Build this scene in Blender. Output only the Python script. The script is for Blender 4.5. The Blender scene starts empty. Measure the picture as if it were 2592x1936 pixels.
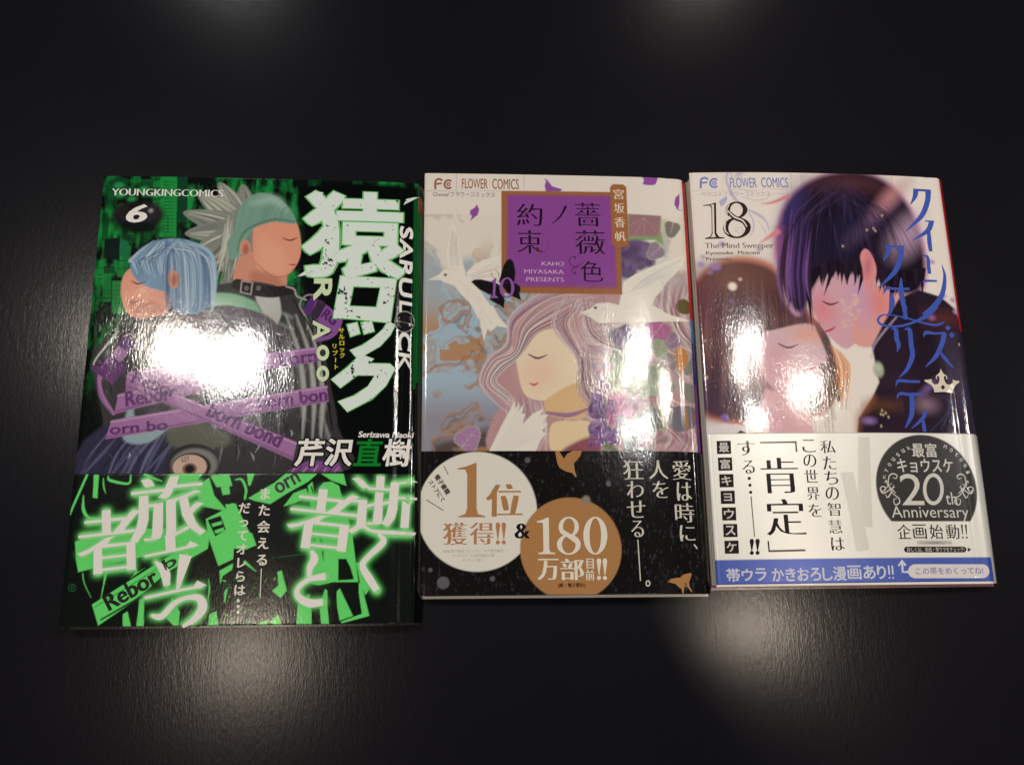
import bpy, bmesh, math, random
import numpy as np
from mathutils import Matrix, Vector
from mathutils.geometry import tessellate_polygon

scene = bpy.context.scene
COL = scene.collection
MM = 0.001

# ------------------------------------------------------------------ camera
cam_d = bpy.data.cameras.new("camera")
cam = bpy.data.objects.new("camera", cam_d)
COL.objects.link(cam)
scene.camera = cam
cam_d.sensor_fit = 'HORIZONTAL'
cam_d.sensor_width = 36.0
cam_d.lens = 36.0 * 2450.0 / 2592.0
cam_d.clip_start = 0.01
cam_d.clip_end = 50.0
CAM_R = Matrix(((0.9968882588722164, -0.006663593172148607, -0.07854550177290244),
                (-0.012884798555458649, 0.9692450165011808, -0.24576020823927378),
                (0.0777674822075794, 0.24600750905950422, 0.966143117864756)))
cam.matrix_world = Matrix.Translation((0, 0, 0.3873415)) @ CAM_R.to_4x4()

# ------------------------------------------------------------------ world and view
world = bpy.data.worlds.new("World")
scene.world = world
world.use_nodes = True
wb = world.node_tree.nodes["Background"]
wb.inputs[0].default_value = (0.74, 0.70, 0.98, 1)
wb.inputs[1].default_value = 0.042
scene.view_settings.view_transform = 'Standard'
scene.view_settings.look = 'None'
scene.view_settings.exposure = 0.2
scene.view_settings.gamma = 1
scene.cycles.use_denoising = True

# ------------------------------------------------------------------ ceiling lamps and added lights
# (x, y, diameter, watts, colour)
WARM = (1.0, 0.90, 0.78)
WHITE = (1.0, 0.97, 0.92)
GLOW = (1.0, .84, .66)
LAMPS = [(-.80, .75, .12, 5.5, WARM), (-.58, .71, .13, 6.5, WHITE), (.60, .78, .07, 3.6, WHITE), (.545, .69, .05, 2.4, WARM), (.60, .55, .055, 2.2, WHITE), (.95, .66, .09, 3.4, WARM),
         (-.47, -.06, .14, 3.0, GLOW), (-.64, 1.99, .14, 2.2, WHITE), (.84, 2.04, .14, 2.0, WARM), (2.35, .60, .16, 9, WHITE), (-.75, -2.3, .20, 16, WARM), (.80, -2.3, .20, 14, WARM)]  # last two added behind the camera to put glints on front edges
SPOTS = [(.81, -.01, .389, .130, 18, .264, .012)]  # glow lamp; its cone rim stands in for a person's cast shadow

def lamp(i, x, y, size, watt, colr, z=2.2):
    d = bpy.data.lights.new("ceiling_lamp", 'AREA')
    d.shape = 'DISK'; d.size = size; d.energy = watt; d.color = colr
    o = bpy.data.objects.new("ceiling_lamp", d)
    o.location = (x, y, z)
    COL.objects.link(o)
for i, a in enumerate(LAMPS):
    lamp(i, *a)
for (x, y, tx, ty, watt, ang, blend) in SPOTS:
    d = bpy.data.lights.new("ceiling_spot_shadow_rim", 'SPOT')
    d.energy = watt; d.color = GLOW; d.spot_size = ang; d.spot_blend = blend
    d.shadow_soft_size = 0.025
    o = bpy.data.objects.new("ceiling_spot_shadow_rim", d)
    o.location = (x, y, 2.2)
    o.rotation_euler = (Vector((tx, ty, 0)) - Vector((x, y, 2.2))).to_track_quat('-Z', 'Y').to_euler()
    COL.objects.link(o)

# ------------------------------------------------------------------ helpers
def lin(c):
    c = np.asarray(c, float) / 255.0
    return np.where(c <= 0.04045, c / 12.92, ((c + 0.055) / 1.055) ** 2.4)

def homography(src, dst):
    A = []
    for (x, y), (u, v) in zip(src, dst):
        A.append([x, y, 1, 0, 0, 0, -u * x, -u * y]); A.append([0, 0, 0, x, y, 1, -v * x, -v * y])
    b = np.array(dst, float).ravel()
    h = np.linalg.solve(np.array(A, float), b)
    return np.append(h, 1).reshape(3, 3)

def happly(H, p):
    p = np.atleast_2d(np.asarray(p, float))
    q = np.c_[p, np.ones(len(p))] @ H.T
    return q[:, :2] / q[:, 2:3]

# measuring frames: origin and scale of each measured patch of a cover
FR = {'p': (0, 0, 1.0),
      'a1': (130, 420, .24864), 'a2': (580, 420, .24864), 'a3': (130, 800, .25428), 'a4': (580, 800, .25428),
      'a5': (130, 1180, .26634), 'a6': (580, 1180, .26634),
      'b1': (1050, 420, .23), 'b2': (1400, 420, .23), 'b3': (1050, 780, .23), 'b4': (1400, 780, .23),
      'b5': (1040, 1130, .2481), 'b6': (1400, 1130, .2482),
      'c1': (1720, 420, .23), 'c2': (2080, 420, .23), 'c3': (1720, 780, .2058), 'c4': (2080, 780, .208),
      'c5': (1760, 1080, .2663), 'c6': (2130, 1080, .2664)}

def fp(fr, pts):
    ox, oy, s = FR[fr]
    p = np.atleast_2d(np.asarray(pts, float))
    return np.c_[ox + p[:, 0] * s, oy + p[:, 1] * s]

def catmull(pts, n=8, closed=False):
    p = np.asarray(pts, float)
    if closed:
        q = np.vstack([p[-1], p, p[0], p[1]])
    else:
        q = np.vstack([2 * p[0] - p[1], p, 2 * p[-1] - p[-2]])
    out = []
    for i in range(1, len(q) - 2):
        for k in range(n):
            t = k / n
            out.append(.5 * ((2 * q[i]) + (-q[i-1] + q[i+1]) * t + (2*q[i-1] - 5*q[i] + 4*q[i+1] - q[i+2]) * t*t
                             + (-q[i-1] + 3*q[i] - 3*q[i+1] + q[i+2]) * t**3))
    if not closed:
        out.append(q[-2])
    return np.array(out)

def smoothstep(x):
    x = np.clip(x, 0, 1)
    return x * x * (3 - 2 * x)

def vnoise(X, Y, seed=0):
    xi = np.floor(X).astype(np.int64); yi = np.floor(Y).astype(np.int64)
    fx = smoothstep(X - xi); fy = smoothstep(Y - yi)
    def h(a, b):
        n = (a * 374761393 + b * 668265263 + seed * 974634777) & 0x7fffffff
        n = ((n ^ (n >> 13)) * 1274126177) & 0x7fffffff
        return ((n ^ (n >> 16)) & 0xffff) / 65535.0
    return (h(xi, yi) * (1 - fx) + h(xi + 1, yi) * fx) * (1 - fy) + (h(xi, yi + 1) * (1 - fx) + h(xi + 1, yi + 1) * fx) * fy

def fbm(X, Y, sc, seed=0, octv=4):
    a, s, t = 1.0, 0.0, 0.0
    for k in range(octv):
        s = s + a * vnoise(X / sc, Y / sc, seed + k * 17); t += a
        a *= .55; sc = sc / 2.03
    return s / t

def blur(m, r):
    k = np.exp(-.5 * (np.arange(-int(3*r)-1, int(3*r)+2) / r) ** 2); k /= k.sum()
    m = np.apply_along_axis(lambda a: np.convolve(a, k, 'same'), 0, m)
    return np.apply_along_axis(lambda a: np.convolve(a, k, 'same'), 1, m)

# ------------------------------------------------------------------ printed artwork as point colours
class Canvas:
    """Ink laid on a cover: a grid of colours in cover millimetres (u right, v up)."""
    def __init__(self, H, u0, u1, v0, v1, base, res=0.3):
        self.H = H
        self.nx = int(round((u1 - u0) / res)) + 1; self.ny = int(round((v1 - v0) / res)) + 1
        self.u = np.linspace(u0, u1, self.nx); self.v = np.linspace(v0, v1, self.ny)
        self.U, self.V = np.meshgrid(self.u, self.v)
        self.img = np.empty((self.ny, self.nx, 3)); self.img[:] = lin(base)
        self.k = self.px(1.0)
    def px(self, w):
        """length of one measured pixel in mm near the middle of the cover"""
        a = happly(np.linalg.inv(self.H), [[self.u.mean(), self.v.mean()]])[0]
        q = happly(self.H, [a, a + [w, 0]])
        return float(np.hypot(*(q[1] - q[0])))
    def uv(self, fr, pts):
        return happly(self.H, fp(fr, pts))
    def box(self, lo, hi, pad):
        i0 = np.searchsorted(self.u, lo[0] - pad); i1 = np.searchsorted(self.u, hi[0] + pad)
        j0 = np.searchsorted(self.v, lo[1] - pad); j1 = np.searchsorted(self.v, hi[1] + pad)
        return slice(max(j0, 0), max(j1, 0)), slice(max(i0, 0), max(i1, 0))
    def put(self, s, a, col):
        if callable(col):
            c = col(self.U[s], self.V[s])
        else:
            c = lin(col)
        a = a[..., None]
        self.img[s] = self.img[s] * (1 - a) + c * a
    def edges_mask(self, E, s, soft):
        X = self.U[s]; Y = self.V[s]
        inside = np.zeros(X.shape, bool); dist = np.full(X.shape, 1e9)
        for (ax, ay), (bx, by) in E:
            cr = (ay > Y) != (by > Y)
            if by != ay:
                inside ^= cr & (X < (bx - ax) * (Y - ay) / (by - ay) + ax)
            dx, dy = bx - ax, by - ay
            L = dx * dx + dy * dy + 1e-12
            t = np.clip(((X - ax) * dx + (Y - ay) * dy) / L, 0, 1)
            dist = np.minimum(dist, (X - ax - t * dx) ** 2 + (Y - ay - t * dy) ** 2)
        d = np.sqrt(dist) * np.where(inside, 1, -1)
        return smoothstep(.5 + d / (2 * soft))
    def poly(self, fr, pts, col, soft=.18, alpha=1.0, smooth=False, raw=False, mod=None):
        q = np.asarray(pts, float) if raw else self.uv(fr, pts)
        if smooth:
            q = catmull(q, 5, True)
        s = self.box(q.min(0), q.max(0), soft * 1.2)
        if self.U[s].size == 0: return
        E = list(zip(q.tolist(), np.roll(q, -1, 0).tolist()))
        a = self.edges_mask(E, s, soft) * alpha
        if mod is not None:
            a = a * mod(self.U[s], self.V[s])
        self.put(s, a, col)
    def ell(self, fr, c, rx, ry, col, soft=.3, alpha=1.0, rot=0):
        """soft ellipse, radii in frame pixels"""
        k = self.k * FR[fr][2]
        q = self.uv(fr, [c])[0]; rx *= k; ry *= k
        R = max(rx, ry) + soft
        s = self.box(q - R, q + R, 0)
        if self.U[s].size == 0: return
        X = self.U[s] - q[0]; Y = self.V[s] - q[1]
        ca, sa = math.cos(rot), math.sin(rot)
        X, Y = X * ca + Y * sa, -X * sa + Y * ca
        r = np.sqrt((X / rx) ** 2 + (Y / ry) ** 2)
        self.put(s, smoothstep(.5 + (1 - r) * min(rx, ry) / (2 * soft)) * alpha, col)
    def stroke(self, fr, pts, w, col, soft=.15, alpha=1.0, smooth=True):
        """w: width or list of widths along the line, in frame pixels"""
        q = self.uv(fr, pts)
        w = np.atleast_1d(np.asarray(w, float)) * self.k * FR[fr][2] * .5
        w = np.interp(np.linspace(0, 1, len(q)), np.linspace(0, 1, len(w)), w) if len(w) > 1 else np.full(len(q), w[0])
        q = np.c_[q, w]
        if smooth and len(q) > 2: q = catmull(q, 6)
        m = q[:, 2].max() + soft
        s = self.box(q[:, :2].min(0), q[:, :2].max(0), m)
        X = self.U[s]; Y = self.V[s]
        if X.size == 0: return
        best = np.full(X.shape, -1e9)
        for (ax, ay, aw), (bx, by, bw) in zip(q[:-1], q[1:]):
            dx, dy = bx - ax, by - ay
            t = np.clip(((X - ax) * dx + (Y - ay) * dy) / (dx * dx + dy * dy + 1e-12), 0, 1)
            best = np.maximum(best, aw + (bw - aw) * t - np.hypot(X - ax - t * dx, Y - ay - t * dy))
        self.put(s, smoothstep(.5 + best / (2 * soft)) * alpha, col)

def mix(c0, c1, f):
    """colour function blending two inks by f(u, v) in 0..1"""
    a, b = lin(c0), lin(c1)
    return lambda U, V: a + (b - a) * np.clip(f(U, V), 0, 1)[..., None]

# ------------------------------------------------------------------ glyph outlines
_fc = bpy.data.curves.new("type", 'FONT'); _fc.resolution_u = 3
_fo = bpy.data.objects.new("type", _fc); COL.objects.link(_fo)
_gc = {}
def glyph(txt):
    if txt not in _gc:
        _fc.body = txt
        bpy.context.view_layer.update()
        m = bpy.data.meshes.new_from_object(_fo.evaluated_get(bpy.context.evaluated_depsgraph_get()))
        V = np.array([v.co[:2] for v in m.vertices], float).reshape(-1, 2)
        # weld doubled points so that outlines are closed
        key = {}; idx = []; W = []
        for p in V:
            k = (round(p[0], 5), round(p[1], 5))
            if k not in key: key[k] = len(W); W.append(p)
            idx.append(key[k])
        W = np.array(W).reshape(-1, 2)
        F = []
        for p in m.polygons:
            f = [idx[i] for i in p.vertices]
            f = [a for n, a in enumerate(f) if a != f[n - 1]]
            if len(f) < 3: continue
            a = W[f]
            ar = (a[:, 0] * np.roll(a[:, 1], -1) - np.roll(a[:, 0], -1) * a[:, 1]).sum()
            if abs(ar) < 1e-9: continue
            F.append(f if ar > 0 else f[::-1])
        bpy.data.meshes.remove(m)
        E = {}
        for f in F:
            for a, b in zip(f, f[1:] + f[:1]): E[(a, b)] = 1
        B = [e for e in E if (e[1], e[0]) not in E]
        _gc[txt] = (W, F, B)
    return _gc[txt]

def thicken(V, B, ax, ay):
    N = np.zeros_like(V)
    for a, b in B:
        d = V[b] - V[a]; L = math.hypot(*d) + 1e-9
        n = np.array([d[1], -d[0]]) / L
        N[a] += n; N[b] += n
    L = np.hypot(N[:, 0], N[:, 1])[:, None]
    N = np.where(L > 1e-6, N / np.maximum(L, 1e-6), 0)
    return V + N * [ax, ay]

# ------------------------------------------------------------------ materials
def principled(name, base=(.8, .8, .8), rough=.5, metal=0.0, spec=.5, **kw):
    m = bpy.data.materials.new(name); m.use_nodes = True
    b = m.node_tree.nodes["Principled BSDF"]
    b.inputs["Base Color"].default_value = (*base, 1)
    b.inputs["Roughness"].default_value = rough
    b.inputs["Metallic"].default_value = metal
    b.inputs["Specular IOR Level"].default_value = spec
    return m, m.node_tree, b

def film_bump(nt, b, strength=.42, dist=.00006, sx=1500, sy=420):
    """fine vertical ripple of the laminate film, plus broad waviness"""
    tc = nt.nodes.new("ShaderNodeTexCoord")
    mp = nt.nodes.new("ShaderNodeMapping"); mp.inputs["Scale"].default_value = (sx, sy, 400)
    n1 = nt.nodes.new("ShaderNodeTexNoise"); n1.inputs["Scale"].default_value = 1.0; n1.inputs["Detail"].default_value = 3
    nt.links.new(tc.outputs["Object"], mp.inputs["Vector"]); nt.links.new(mp.outputs[0], n1.inputs["Vector"])
    b1 = nt.nodes.new("ShaderNodeBump"); b1.inputs["Strength"].default_value = strength
    b1.inputs["Distance"].default_value = dist
    nt.links.new(n1.outputs["Fac"], b1.inputs["Height"])
    mp2 = nt.nodes.new("ShaderNodeMapping"); mp2.inputs["Scale"].default_value = (62, 30, 40)
    n2 = nt.nodes.new("ShaderNodeTexNoise"); n2.inputs["Scale"].default_value = 1.0; n2.inputs["Detail"].default_value = 1
    nt.links.new(tc.outputs["Object"], mp2.inputs["Vector"]); nt.links.new(mp2.outputs[0], n2.inputs["Vector"])
    b2 = nt.nodes.new("ShaderNodeBump"); b2.inputs["Strength"].default_value = 0.5
    b2.inputs["Distance"].default_value = .00045
    nt.links.new(n2.outputs["Fac"], b2.inputs["Height"]); nt.links.new(b1.outputs[0], b2.inputs["Normal"])
    nt.links.new(b2.outputs[0], b.inputs["Normal"])

def print_mat(name, rough=.085, metal=0.0):
    m, nt, b = principled(name, rough=rough, metal=metal, spec=.42)
    at = nt.nodes.new("ShaderNodeAttribute"); at.attribute_name = "ink"
    nt.links.new(at.outputs["Color"], b.inputs["Base Color"])
    film_bump(nt, b)
    return m

_ink = {}
def ink(rgb, rough=.085, metal=0.0, speck=None):
    key = (tuple(rgb), rough, metal, speck)
    if key not in _ink:
        m, nt, b = principled("ink", base=tuple(lin(rgb)), rough=rough, metal=metal, spec=.42)
        film_bump(nt, b)
        if speck:
            tc = nt.nodes.new("ShaderNodeTexCoord")
            n = nt.nodes.new("ShaderNodeTexNoise"); n.inputs["Scale"].default_value = 620; n.inputs["Detail"].default_value = 4
            n2 = nt.nodes.new("ShaderNodeTexNoise"); n2.inputs["Scale"].default_value = 90; n2.inputs["Detail"].default_value = 3
            nt.links.new(tc.outputs["Object"], n.inputs["Vector"]); nt.links.new(tc.outputs["Object"], n2.inputs["Vector"])
            mu = nt.nodes.new("ShaderNodeMath"); mu.operation = 'ADD'
            mu2 = nt.nodes.new("ShaderNodeMath"); mu2.operation = 'MULTIPLY'; mu2.inputs[1].default_value = .55
            nt.links.new(n2.outputs["Fac"], mu2.inputs[0]); nt.links.new(n.outputs["Fac"], mu.inputs[0]); nt.links.new(mu2.outputs[0], mu.inputs[1])
            cr = nt.nodes.new("ShaderNodeValToRGB")
            cr.color_ramp.elements[0].position = speck; cr.color_ramp.elements[0].color = (*lin(rgb), 1)
            cr.color_ramp.elements[1].position = speck + .03; cr.color_ramp.elements[1].color = (*lin((25, 50, 30)), 1)
            nt.links.new(mu.outputs[0], cr.inputs[0]); nt.links.new(cr.outputs[0], b.inputs["Base Color"])
        _ink[key] = m
    return _ink[key]

def mesh_obj(name, V, F, mat, parent=None, smooth=False):
    me = bpy.data.meshes.new(name)
    me.from_pydata([tuple(map(float, v)) for v in V], [], [tuple(int(i) for i in f) for f in F])
    me.update()
    if smooth: me.polygons.foreach_set("use_smooth", [True] * len(me.polygons))
    me.materials.append(mat)
    o = bpy.data.objects.new(name, me); COL.objects.link(o)
    if parent: o.parent = parent
    return o

# ------------------------------------------------------------------ a paperback with jacket and paper band
class Book:
    def __init__(self, label, group, cx, cy, th, w, h, T, corners, arch, lean, seed):
        self.w, self.h, self.T, self.arch, self.lean, self.seed = w, h, T, arch, lean, seed
        self.H = homography(corners, [(0, h), (w, h), (0, 0), (w, 0)])
        self.decals = {}
        e = bpy.data.objects.new("comic_book", None); COL.objects.link(e)
        e.location = (cx * MM, cy * MM, 0); e.rotation_euler = (0, 0, th)
        e.empty_display_size = .05
        e['label'] = label; e['category'] = 'book'; e['group'] = group
        self.root = e
    def height(self, u, v):
        t = np.clip(u / self.w, 0, 1)
        pk = self.arch[1]
        s = np.where(t < pk, t / pk, (1 - t) / (1 - pk))
        z = self.T - 1 + self.arch[0] * (1 - (1 - s) ** 2.2) * (0.85 + .15 * np.cos(v / self.h * 3.0))
        z = z + 1.0
        z = z - .35 * np.clip((1.6 - u) / 1.6, 0, 1) ** 2 - .9 * np.clip((u - self.w + 2.4) / 2.4, 0, 1) ** 2
        z = z - .18 * np.exp(-((u - self.w + 6.5) / 1.5) ** 2)
        z = z + .05 * np.sin(v / 23.0 + self.seed) + .04 * np.sin(u / 17.0 + v / 41.0 + 2 * self.seed)
        return z
    def S(self, u, v, eps):
        u = np.asarray(u, float); v = np.asarray(v, float)
        return np.stack([(u - self.w / 2) * MM, (v - self.h / 2) * MM, (self.height(u, v) + eps) * MM], -1)
    # -- sheets that carry print
    def sheet(self, name, cv, mat, eps, parent=None, label=None, thick=.3):
        nx, ny = cv.nx, cv.ny
        P = self.S(cv.U, cv.V, eps).reshape(-1, 3)
        me = bpy.data.meshes.new(name)
        i = np.arange((nx - 1) * (ny - 1)); a = (i // (nx - 1)) * nx + i % (nx - 1)
        Q = np.stack([a, a + 1, a + nx + 1, a + nx], 1)
        # turned-down edge so that the sheet has its paper thickness
        ring = np.r_[np.arange(nx), np.arange(1, ny) * nx + nx - 1, (ny - 1) * nx + np.arange(nx - 2, -1, -1), np.arange(ny - 2, 0, -1) * nx]
        R0 = P[ring]; cen = np.array([0, R0[:, 1].mean(), 0]); out = np.zeros_like(R0)
        out[:, 0] = np.where(np.isclose(R0[:, 0], R0[:, 0].min()), -1, 0) + np.where(np.isclose(R0[:, 0], R0[:, 0].max()), 1, 0)
        out[:, 1] = np.where(np.isclose(R0[:, 1], R0[:, 1].min()), -1, 0) + np.where(np.isclose(R0[:, 1], R0[:, 1].max()), 1, 0)
        mid = R0 + out * .14 * MM - [0, 0, .10 * MM]
        low = R0 + out * .20 * MM - [0, 0, thick * MM]
        n0 = len(P); n1 = len(ring); r = np.arange(n1); r2 = np.roll(r, -1)
        Q2 = np.vstack([np.stack([ring[r], n0 + r, n0 + r2, ring[r2]], 1), np.stack([n0 + r, n0 + n1 + r, n0 + n1 + r2, n0 + r2], 1)])
        P = np.vstack([P, mid, low]); nv = len(P)
        Q = np.vstack([Q, Q2])
        me.vertices.add(nv); me.vertices.foreach_set("co", P.ravel())
        me.loops.add(Q.size); me.loops.foreach_set("vertex_index", Q.ravel().astype(np.int32))
        me.polygons.add(len(Q)); me.polygons.foreach_set("loop_start", np.arange(0, Q.size, 4, dtype=np.int32))
        me.polygons.foreach_set("loop_total", np.full(len(Q), 4, np.int32))
        sm = np.ones(len(Q), bool)
        me.polygons.foreach_set("use_smooth", sm)
        me.update(calc_edges=True); me.validate()
        at = me.color_attributes.new("ink", 'FLOAT_COLOR', 'POINT')
        C = np.ones((nv, 4)); C[:n0, :3] = np.clip(cv.img.reshape(-1, 3), 0, 1)
        C[n0:, :3] = np.tile(np.clip(cv.img.reshape(-1, 3)[ring], 0, 1) * .8 + .03, (2, 1))
        at.data.foreach_set("color", C.ravel())
        me.materials.append(mat)
        o = bpy.data.objects.new(name, me); COL.objects.link(o); o.parent = parent or self.root
        if label: o['label'] = label
        return o
    # -- lettering and small printed shapes (thin ink shapes following the sheet)
    AUTO = ('strap_lettering', 'gold_butterfly', 'author_tile', 'store_lettering', 'fine_print', 'subtitle_lettering', 'publisher_lettering')
    def add(self, name, V, F, mat, lv):
        if name.split('@')[0] in self.AUTO:
            self.cnt = getattr(self, 'cnt', 0) + 1
            name = name.split('@')[0] + '#%d' % self.cnt + ('@b' if name.endswith('@b') else '')
        d = self.decals.setdefault((name, lv), dict(V=[], F=[], M=[], mats=[]))
        n = sum(len(x) for x in d['V'])
        if mat not in d['mats']: d['mats'].append(mat)
        d['V'].append(np.asarray(V, float)); d['F'] += [[i + n for i in f] for f in F]
        d['M'] += [d['mats'].index(mat)] * len(F)
    def g(self, name, txt, fr, box, mat, bx=0, by=0, rot=0, lv=1, skew=0, up=1):
        """set a glyph or word so that it fills box = x0,y0,x1,y1 (frame pixels); bx, by thicken its strokes (share of height)"""
        V, F, B = self.fit(txt, fr, box, rot, bx, by, skew)
        self.add(name, V, F, mat, lv)
    def fit(self, txt, fr, box, rot=0, bx=0, by=0, skew=0):
        x0, y0, x1, y1 = box
        cxy = ((x0 + x1) / 2, (y0 + y1) / 2)
        q = happly(self.H, fp(fr, [cxy, (x0, cxy[1]), (x1, cxy[1]), (cxy[0], y0), (cxy[0], y1)]))
        sx = np.hypot(*(q[2] - q[1])); sy = np.hypot(*(q[4] - q[3]))
        W, F, B = glyph(txt)
        lo, hi = W.min(0), W.max(0); sz = np.maximum(hi - lo, 1e-4)
        r = math.radians(rot)
        if abs(abs(rot) - 90) < 20: sx, sy = sy, sx
        V = (W - (lo + hi) / 2) / sz * [sx, sy]
        if bx or by: V = thicken(V, B, bx * sy, by * sy)
        if skew: V = V + np.c_[V[:, 1] * skew, np.zeros(len(V))]
        ca, sa = math.cos(r), math.sin(r)
        V = V @ np.array([[ca, sa], [-sa, ca]]) + q[0]
        return V, F, B
    def col(self, name, txt, fr, p0, p1, size, mat, bx=0, by=0, lv=1, rot=0):
        """vertical line of characters, centres from p0 to p1, size = em in frame pixels"""
        n = len(txt)
        for i, ch in enumerate(txt):
            if ch == ' ': continue
            t = i / max(n - 1, 1)
            c = (p0[0] + (p1[0] - p0[0]) * t, p0[1] + (p1[1] - p0[1]) * t)
            W, F, B = glyph(ch)
            q = happly(self.H, fp(fr, [c, (c[0] - size / 2, c[1]), (c[0] + size / 2, c[1])]))
            s = np.hypot(*(q[2] - q[1]))
            V = (W - [.5, .36]) * s
            if ch in 'ー…―（）()「」':
                V = np.c_[V[:, 1], -V[:, 0]]
            if ch in '、。': V = V + [s * .55, s * .55]
            if bx or by: V = thicken(V, B, bx * s, by * s)
            r = math.radians(rot); ca, sa = math.cos(r), math.sin(r)
            V = V @ np.array([[ca, sa], [-sa, ca]]) + q[0]
            self.add(name, V, F, mat, lv)
    def shape(self, name, fr, loops, mat, lv=1, smooth=False):
        if not isinstance(loops[0][0], (list, tuple)): loops = [loops]
        qs = []
        for L in loops:
            q = happly(self.H, fp(fr, L))
            if smooth: q = catmull(q, 5, True)
            qs.append(q)
        tri = tessellate_polygon([[Vector((x, y, 0)) for x, y in q] for q in qs])
        V = np.vstack(qs)
        F = []
        for t in tri:
            a = V[list(t)]; ar = (a[1][0]-a[0][0])*(a[2][1]-a[0][1]) - (a[2][0]-a[0][0])*(a[1][1]-a[0][1])
            if abs(ar) > 1e-9: F.append(list(t) if ar > 0 else list(t)[::-1])
        self.add(name, V, F, mat, lv)
    def ribbon(self, name, fr, pts, w, mat, lv=1, smooth=True):
        q = happly(self.H, fp(fr, pts)); k = np.hypot(*(happly(self.H, fp(fr, [pts[0], (pts[0][0] + 100, pts[0][1])]))[1] - q[0])) / 100
        w = np.interp(np.linspace(0, 1, len(q)), np.linspace(0, 1, len(w)), w) * k / 2 if isinstance(w, (list, tuple)) else np.full(len(q), w * k / 2)
        q = np.c_[q, w]
        if smooth and len(q) > 2: q = catmull(q, 6)
        d = np.gradient(q[:, :2], axis=0); n = np.c_[-d[:, 1], d[:, 0]]; n /= np.hypot(n[:, 0], n[:, 1])[:, None] + 1e-9
        A = q[:, :2] + n * q[:, 2:]; Bp = q[:, :2] - n * q[:, 2:]
        N = len(q); V = np.vstack([A, Bp])
        F = [[i + N, i + 1 + N, i + 1, i] for i in range(N - 1)]
        self.add(name, V, F, mat, lv)
    def disc(self, name, fr, c, r, mat, lv=1, hole=0, n=40, ry=None):
        ry = ry or r
        a = [(c[0] + r * math.cos(t * 2 * math.pi / n), c[1] + ry * math.sin(t * 2 * math.pi / n)) for t in range(n)]
        if hole:
            h = hole if isinstance(hole, tuple) else (hole, hole)
            b = [(c[0] + h[0] * math.cos(t * 2 * math.pi / n), c[1] + h[1] * math.sin(t * 2 * math.pi / n)) for t in range(n)]
            q = happly(self.H, fp(fr, a + b))
            F = [[i, i + n, (i + 1) % n + n, (i + 1) % n] for i in range(n)]
            F = [f[::-1] for f in F]
            self.add(name, q, [f[::-1] for f in F], mat, lv)
        else:
            self.shape(name, fr, a, mat, lv)
    def build_decals(self, parents, base):
        for (name, lv), d in self.decals.items():
            par = parents.get(name, parents['*'])
            V = np.vstack(d['V']); F = d['F']
            nm = name.split('@')[0].split('#')[0]
            on_band = par.name.startswith('paper_band')
            # keep every face turned upward
            out = []
            for f in F:
                a = V[f]; ar = (a[:, 0] * np.roll(a[:, 1], -1) - np.roll(a[:, 0], -1) * a[:, 1]).sum()
                out.append(f if ar > 0 else f[::-1])
            # refine large faces so that the ink follows the curve of the sheet
            bm = bmesh.new()
            vs = [bm.verts.new((x, y, 0)) for x, y in V]
            for f, mi in zip(out, d['M']):
                try: bf = bm.faces.new([vs[i] for i in f]); bf.material_index = mi
                except ValueError: pass
            bmesh.ops.triangulate(bm, faces=bm.faces[:])
            for _ in range(6):
                long = [e for e in bm.edges if e.calc_length() > 3.2]
                if not long: break
                bmesh.ops.subdivide_edges(bm, edges=long, cuts=1)
                bmesh.ops.triangulate(bm, faces=[f for f in bm.faces if len(f.verts) > 3])
            lone = [v for v in bm.verts if not v.link_faces]
            if lone: bmesh.ops.delete(bm, geom=lone, context='VERTS')
            q = np.array([v.co[:2] for v in bm.verts])
            P = self.S(q[:, 0], q[:, 1], (base['band'] if on_band else base['cover']) + .05 * lv)
            for v, p in zip(bm.verts, P): v.co = p
            me = bpy.data.meshes.new(nm); bm.to_mesh(me); bm.free()
            o = bpy.data.objects.new(nm, me); COL.objects.link(o); o.parent = par
            for m in d['mats']: me.materials.append(m)
    # -- body of the book
    def body(self, spine_bands, back_rgb, paper=(236, 230, 216), band_rgb=None, band_top=None, band_rough=.2):
        w, h, T, le = self.w, self.h, self.T, self.lean
        rng = random.Random(self.seed * 7 + 1)
        # pages: a stack of thin sheaves, each a little out of line
        m, nt, b = principled("page_paper", base=tuple(lin(paper)), rough=.85, spec=.2)
        tc = nt.nodes.new("ShaderNodeTexCoord"); mp = nt.nodes.new("ShaderNodeMapping"); mp.inputs["Scale"].default_value = (6, 6, 9000)
        nz = nt.nodes.new("ShaderNodeTexNoise"); nz.inputs["Scale"].default_value = 1
        cr = nt.nodes.new("ShaderNodeValToRGB")
        cr.color_ramp.elements[0].position = .35; cr.color_ramp.elements[0].color = (*(lin(paper) * .75), 1)
        cr.color_ramp.elements[1].position = .6; cr.color_ramp.elements[1].color = (*lin(paper), 1)
        nt.links.new(tc.outputs["Object"], mp.inputs[0]); nt.links.new(mp.outputs[0], nz.inputs["Vector"])
        nt.links.new(nz.outputs["Fac"], cr.inputs[0]); nt.links.new(cr.outputs[0], b.inputs["Base Color"])
        V = []; F = []
        K = 22
        us = np.linspace(0, 1, 13)
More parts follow.
